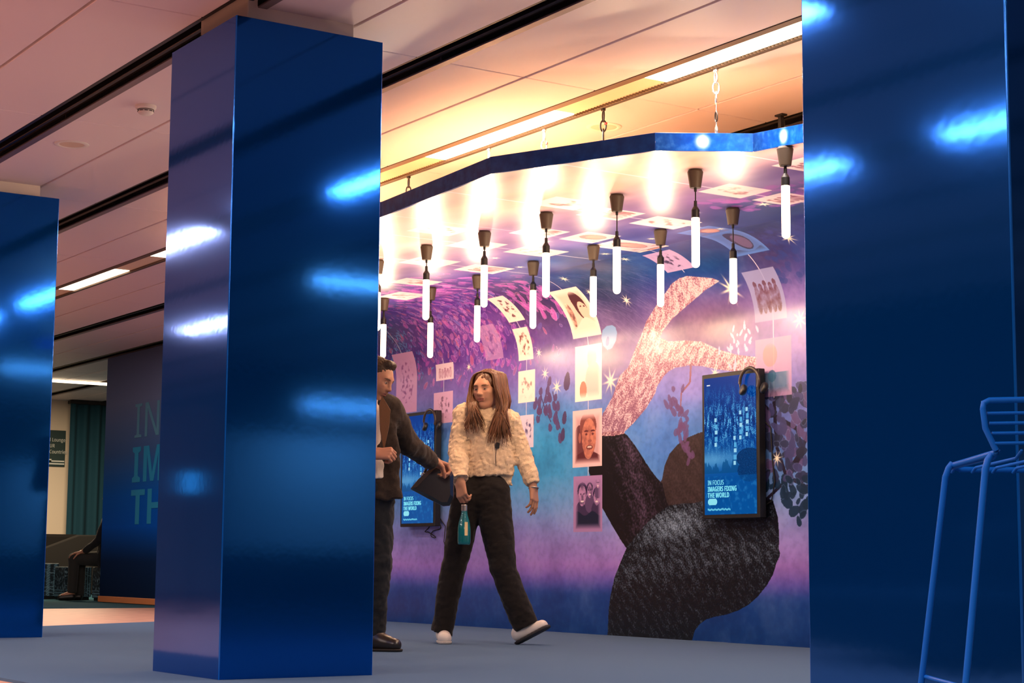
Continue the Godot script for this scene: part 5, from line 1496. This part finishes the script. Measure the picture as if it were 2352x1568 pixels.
func man(sk: Material) -> void:
	var t := base("person", Vector3(-8.632, 0, -4.87), YAW)
	tag(t, "person in a dark jacket and jeans half hidden by the tall column, head bowed", "person")
	var skin := Color(0.44, 0.21, 0.13)
	var S := {
		"sl": Vector3(0.022, 1.315, -0.02), "el": Vector3(0.118, 1.135, -0.16), "wl": Vector3(0.232, 1.062, -0.40),
		"sr": Vector3(-0.29, 1.33, 0.06), "er": Vector3(-0.25, 1.06, 0.17), "wr": Vector3(-0.055, 1.062, 0.20),
		"hl": Vector3(-0.045, 0.9, -0.03), "kl": Vector3(-0.03, 0.49, 0.0), "al": Vector3(-0.048, 0.09, 0.0),
		"hr": Vector3(-0.20, 0.9, 0.03), "kr": Vector3(-0.24, 0.49, 0.06), "ar": Vector3(-0.30, 0.09, 0.02)}
	var mb := MB.new()
	var B := Field.new(Vector3(-0.40, 0.02, -0.46), Vector3(0.30, 1.46, 0.26), 0.014)
	B.cap(Vector3(-0.13, 1.26, 0.0), Vector3(-0.12, 0.95, 0), 0.13, 0.12, 0.04, Vector3(1, 1, 0.75))
	B.cap(S.sl, S.sr, 0.055, 0.055, 0.04)
	B.cap(Vector3(-0.125, 1.33, 0.0), Vector3(-0.095, 1.42, 0.02), 0.062, 0.058, 0.03)
	B.cap(S.sl, S.el, 0.045, 0.04, 0.02); B.cap(S.el, S.wl, 0.04, 0.03, 0.01)
	B.cap(S.sr, S.er, 0.045, 0.04, 0.02); B.cap(S.er, S.wr, 0.04, 0.03, 0.01)
	B.cap(S.hl, S.kl, 0.075, 0.05, 0.03); B.cap(S.kl, S.al, 0.048, 0.038, 0.01)
	B.cap(S.hr, S.kr, 0.075, 0.05, 0.03); B.cap(S.kr, S.ar, 0.048, 0.038, 0.01)
	var tn := Tint.new(); tn.col = skin
	B.net(mb, tn); mb.col = Color.WHITE
	var hf := face_frame(Vector3(-0.062, 1.485, 0.035), Vector3(0.84, -0.40, 0.36), Vector3(0.38, 1, 0.05))
	head_into(mb, hf, skin, Color(0.34, 0.12, 0.09), Color(0.05, 0.03, 0.02), 1.04, 0.12)
	hand_into(mb, S.wl, Vector3(0.85, -0.32, -0.42), Vector3(-0.1, -0.85, 0.4), -1, [0.95, 1.0, 1.0, 1.0], skin, 0.8, 1.04)
	hand_into(mb, S.wr, Vector3(1.0, 0.05, 0.12), Vector3(-0.1, -0.55, -0.8), 1, [1.15, 1.2, 1.2, 1.2], skin, 0.9, 1.06)
	put("body", mb.mesh(), sk, t)
	# white shirt
	var F := Field.new(Vector3(-0.34, 0.86, -0.2), Vector3(0.10, 1.44, 0.22), 0.010)
	F.cap(Vector3(-0.125, 1.27, 0.0), Vector3(-0.11, 0.93, 0.005), 0.145, 0.138, 0.05, Vector3(1, 1, 0.82), 0, 1)
	F.cap(Vector3(-0.12, 1.34, 0.0), Vector3(-0.095, 1.385, 0.015), 0.074, 0.072, 0.03)
	F.ruffle(folds(91, 7.0), 0.008)
	garment("shirt", F, cloth(c8(222, 206, 190), c8(244, 232, 218), 5.0, 0.9), t)
	# jacket: two front panels, back, sleeves
	F = Field.new(Vector3(-0.42, 0.79, -0.46), Vector3(0.28, 1.43, 0.28), 0.0105)
	F.cap(Vector3(-0.13, 1.28, -0.02), Vector3(-0.125, 0.82, -0.01), 0.165, 0.168, 0.04, Vector3(1, 1, 0.82), 0, 1)
	F.cap(S.sl + Vector3(-0.01, 0.02, 0), Vector3(-0.12, 1.36, -0.02), 0.07, 0.075, 0.04)
	F.cap(S.sr, Vector3(-0.12, 1.36, -0.02), 0.07, 0.075, 0.04)
	F.cap(Vector3(0.005, 1.2, 0.03), Vector3(0.045, 0.825, 0.05), 0.062, 0.05, 0.03, Vector3(1, 1, 0.7), 0, 1)
	# the open front
	F.cap(Vector3(-0.075, 1.36, 0.19), Vector3(-0.085, 0.80, 0.24), 0.102, 0.15, 0.015, Vector3(1, 1, 1), 1)
	F.ball(Vector3(-0.095, 1.42, 0.04), Vector3(0.07, 0.06, 0.07), 0.01, 1)
	F.cap(S.sl, S.el, 0.068, 0.061, 0.03); F.cap(S.el, S.wl, 0.061, 0.050, 0.008, Vector3.ONE, 0, 1)
	F.cap(S.sr, S.er, 0.068, 0.061, 0.03); F.cap(S.er, S.wr + Vector3(-0.06, 0, 0), 0.061, 0.052, 0.008, Vector3.ONE, 0, 1)
	F.ruffle(folds(92, 8.0), 0.012); F.ruffle(folds(93, 22.0), 0.004)
	var jk := garment("jacket", F, cloth(c8(40, 33, 30), c8(70, 58, 50), 8.0, 0.9, 0.4), t)
	var lp := MB.new()
	lp.xf = Transform3D(Basis.from_euler(Vector3(0.0, 0.35, 0.0)), Vector3(-0.004, 0, 0.142))
	lp.prism(PackedVector2Array([Vector2(-0.015, 1.385), Vector2(-0.03, 1.33), Vector2(-0.022, 1.20), Vector2(0.0, 1.08), Vector2(0.028, 1.22), Vector2(0.034, 1.31)]), -0.01, 0.004, 0.003)
	put("lapel", lp.mesh(), cloth(c8(96, 66, 46), c8(124, 88, 62), 8.0, 0.85, 0.3), jk)
	# jeans
	F = Field.new(Vector3(-0.42, 0.03, -0.18), Vector3(0.10, 0.98, 0.18), 0.0105)
	F.cap(Vector3(-0.12, 0.965, 0.0), Vector3(-0.12, 0.88, 0.0), 0.128, 0.138, 0.04, Vector3(1, 1, 0.8), 0, 2)
	F.cap(S.hl, S.kl, 0.092, 0.070, 0.03); F.cap(S.kl, S.al + Vector3(0, -0.02, 0), 0.070, 0.055, 0.01, Vector3.ONE, 0, 1)
	F.cap(S.hr, S.kr, 0.092, 0.070, 0.03); F.cap(S.kr, S.ar + Vector3(0, -0.02, 0), 0.070, 0.055, 0.01, Vector3.ONE, 0, 1)
	F.ruffle(folds(94, 9.0), 0.012, Vector3(1, 1.3, 1)); F.ruffle(folds(95, 24.0), 0.004)
	garment("jeans", F, cloth(c8(24, 27, 31), c8(48, 50, 54), 9.0, 0.9, 0.3), t)
	# leather shoes
	var lth := mat(c8(34, 26, 22), 0.28, 0.0, 0.6)
	for q in [S.al, S.ar]:
		var o: Vector3 = q
		F = Field.new(Vector3(o.x - 0.10, -0.01, o.z - 0.08), Vector3(o.x + 0.24, 0.17, o.z + 0.14), 0.0065)
		F.cap(Vector3(o.x - 0.03, 0.05, o.z), Vector3(o.x + 0.115, 0.036, o.z + 0.05), 0.046, 0.036, 0.02)
		F.cap(Vector3(o.x - 0.01, 0.06, o.z), Vector3(o.x, 0.12, o.z), 0.048, 0.044, 0.03)
		F.cap(Vector3(o.x + 0.0, 0.085, o.z), Vector3(o.x + 0.07, 0.05, o.z + 0.03), 0.04, 0.032, 0.03)
		F.cut(Vector3(0, 0.014, 0), Vector3.DOWN)
		var sh := garment("shoe", F, lth, t)
		F = Field.new(Vector3(o.x - 0.11, -0.02, o.z - 0.08), Vector3(o.x + 0.25, 0.04, o.z + 0.14), 0.0065)
		F.cap(Vector3(o.x - 0.03, 0.01, o.z), Vector3(o.x + 0.118, 0.01, o.z + 0.05), 0.05, 0.04, 0.02)
		F.cut(Vector3(0, 0.016, 0), Vector3.UP); F.cut(Vector3(0, 0.0, 0), Vector3.DOWN)
		garment("sole", F, mat(c8(28, 22, 20), 0.7), sh)
	# short hair
	var hm := MB.new()
	F = Field.new(Vector3(-0.11, -0.09, -0.13), Vector3(0.11, 0.15, 0.12), 0.006)
	F.ball(Vector3(0, 0.042, -0.022), Vector3(0.082, 0.087, 0.098))
	F.cap(Vector3(-0.03, 0.108, 0.045), Vector3(0.03, 0.108, 0.045), 0.022, 0.022, 0.02)
	F.ball(Vector3(0.0, -0.025, 0.10), Vector3(0.085, 0.105, 0.095), 0.012, 1)
	F.ball(Vector3(0, -0.09, 0.0), Vector3(0.12, 0.07, 0.13), 0.01, 1)
	F.ruffle(folds(96, 60.0), 0.005)
	hm.xf = hf
	var hc := Tint.new(); hc.col = Color(0.045, 0.024, 0.014)
	F.net(hm, hc)
	var hmat := mat(Color.WHITE, 0.55, 0.0, 0.4); hmat.vertex_color_use_as_albedo = true
	put("hair", hm.mesh(), hmat, t)

func sitter(sk: Material) -> void:
	# someone sits in the far lounge, mostly behind the end of the blue wall
	var t := base("person", Vector3(-20.95, 0, -7.62), YAW)
	tag(t, "person in dark clothes seated in the far lounge, mostly behind the blue wall's end", "person")
	var mb := MB.new()
	var B := Field.new(Vector3(-0.2, 0.0, -0.3), Vector3(0.62, 1.34, 0.3), 0.016)
	var hp := Vector3(0.30, 0.50, -0.05); var ch := Vector3(0.36, 0.98, -0.06); var kn := Vector3(-0.06, 0.50, 0.06); var an := Vector3(-0.07, 0.09, 0.06)
	B.cap(hp, ch, 0.12, 0.13, 0.05, Vector3(0.8, 1, 1)); B.cap(hp, kn, 0.075, 0.052, 0.03); B.cap(kn, an, 0.05, 0.036, 0.01)
	B.cap(an, an + Vector3(-0.12, -0.04, 0.03), 0.035, 0.028, 0.01)
	B.cap(ch + Vector3(0, 0.08, 0.14), Vector3(0.25, 0.72, 0.16), 0.045, 0.038, 0.02); B.cap(Vector3(0.25, 0.72, 0.16), Vector3(0.04, 0.58, 0.08), 0.036, 0.026, 0.01)
	B.cap(ch + Vector3(0, 0.1, 0), ch + Vector3(-0.01, 0.2, 0), 0.05, 0.05, 0.03)
	var tn := Tint.new(); tn.col = Color(0.40, 0.2, 0.13)
	B.net(mb, tn); mb.col = Color.WHITE
	head_into(mb, face_frame(ch + Vector3(-0.02, 0.28, 0), Vector3(-1, -0.2, 0.3), Vector3(-0.1, 1, 0)), tn.col, Color(0.34, 0.12, 0.09), Color(0.05, 0.03, 0.02), 1.0)
	hand_into(mb, Vector3(0.04, 0.58, 0.08), Vector3(-1, -0.2, 0), Vector3(0, -1, 0), 1, [0.3, 0.3, 0.3, 0.3], tn.col, 0.4)
	put("body", mb.mesh(), sk, t)
	var F := Field.new(Vector3(-0.2, 0.02, -0.3), Vector3(0.62, 1.22, 0.3), 0.014)
	F.cap(hp, ch, 0.15, 0.155, 0.05, Vector3(0.8, 1, 1)); F.cap(ch + Vector3(0, 0.08, 0.14), Vector3(0.25, 0.72, 0.16), 0.06, 0.052, 0.02); F.cap(Vector3(0.25, 0.72, 0.16), Vector3(0.08, 0.60, 0.09), 0.05, 0.042, 0.01)
	F.ruffle(folds(97, 8.0), 0.012)
	garment("jacket", F, cloth(c8(22, 24, 26), c8(40, 42, 44), 6.0), t)
	F = Field.new(Vector3(-0.22, 0.02, -0.3), Vector3(0.55, 0.72, 0.3), 0.014)
	F.cap(hp, kn, 0.098, 0.072, 0.03); F.cap(kn, an, 0.066, 0.055, 0.01, Vector3.ONE, 0, 1); F.cap(hp + Vector3(0, 0, -0.12), kn + Vector3(0.04, 0, -0.16), 0.095, 0.07, 0.03); F.cap(kn + Vector3(0.04, 0, -0.16), an + Vector3(0.05, 0, -0.16), 0.066, 0.055, 0.01)
	garment("trousers", F, cloth(c8(30, 32, 33), c8(62, 62, 60), 6.0), t)
	for e in [Vector3.ZERO, Vector3(0.05, 0, -0.16)]:
		F = Field.new(an + e + Vector3(-0.2, -0.1, -0.06), an + e + Vector3(0.08, 0.06, 0.10), 0.010)
		F.cap(an + e + Vector3(0.0, -0.045, 0), an + e + Vector3(-0.13, -0.055, 0.03), 0.045, 0.036, 0.02); F.cut(Vector3(0, 0.0, 0), Vector3.DOWN)
		garment("shoe", F, M.black, t)
	var hm := MB.new()
	F = Field.new(Vector3(-0.11, -0.09, -0.13), Vector3(0.11, 0.15, 0.12), 0.009)
	F.ball(Vector3(0, 0.042, -0.022), Vector3(0.084, 0.087, 0.1)); F.ball(Vector3(0.0, -0.025, 0.10), Vector3(0.085, 0.105, 0.095), 0.012, 1)
	hm.xf = face_frame(ch + Vector3(-0.02, 0.28, 0), Vector3(-1, -0.2, 0.3), Vector3(-0.1, 1, 0))
	F.net(hm); put("hair", hm.mesh(), mat(c8(36, 26, 20), 0.6), t)
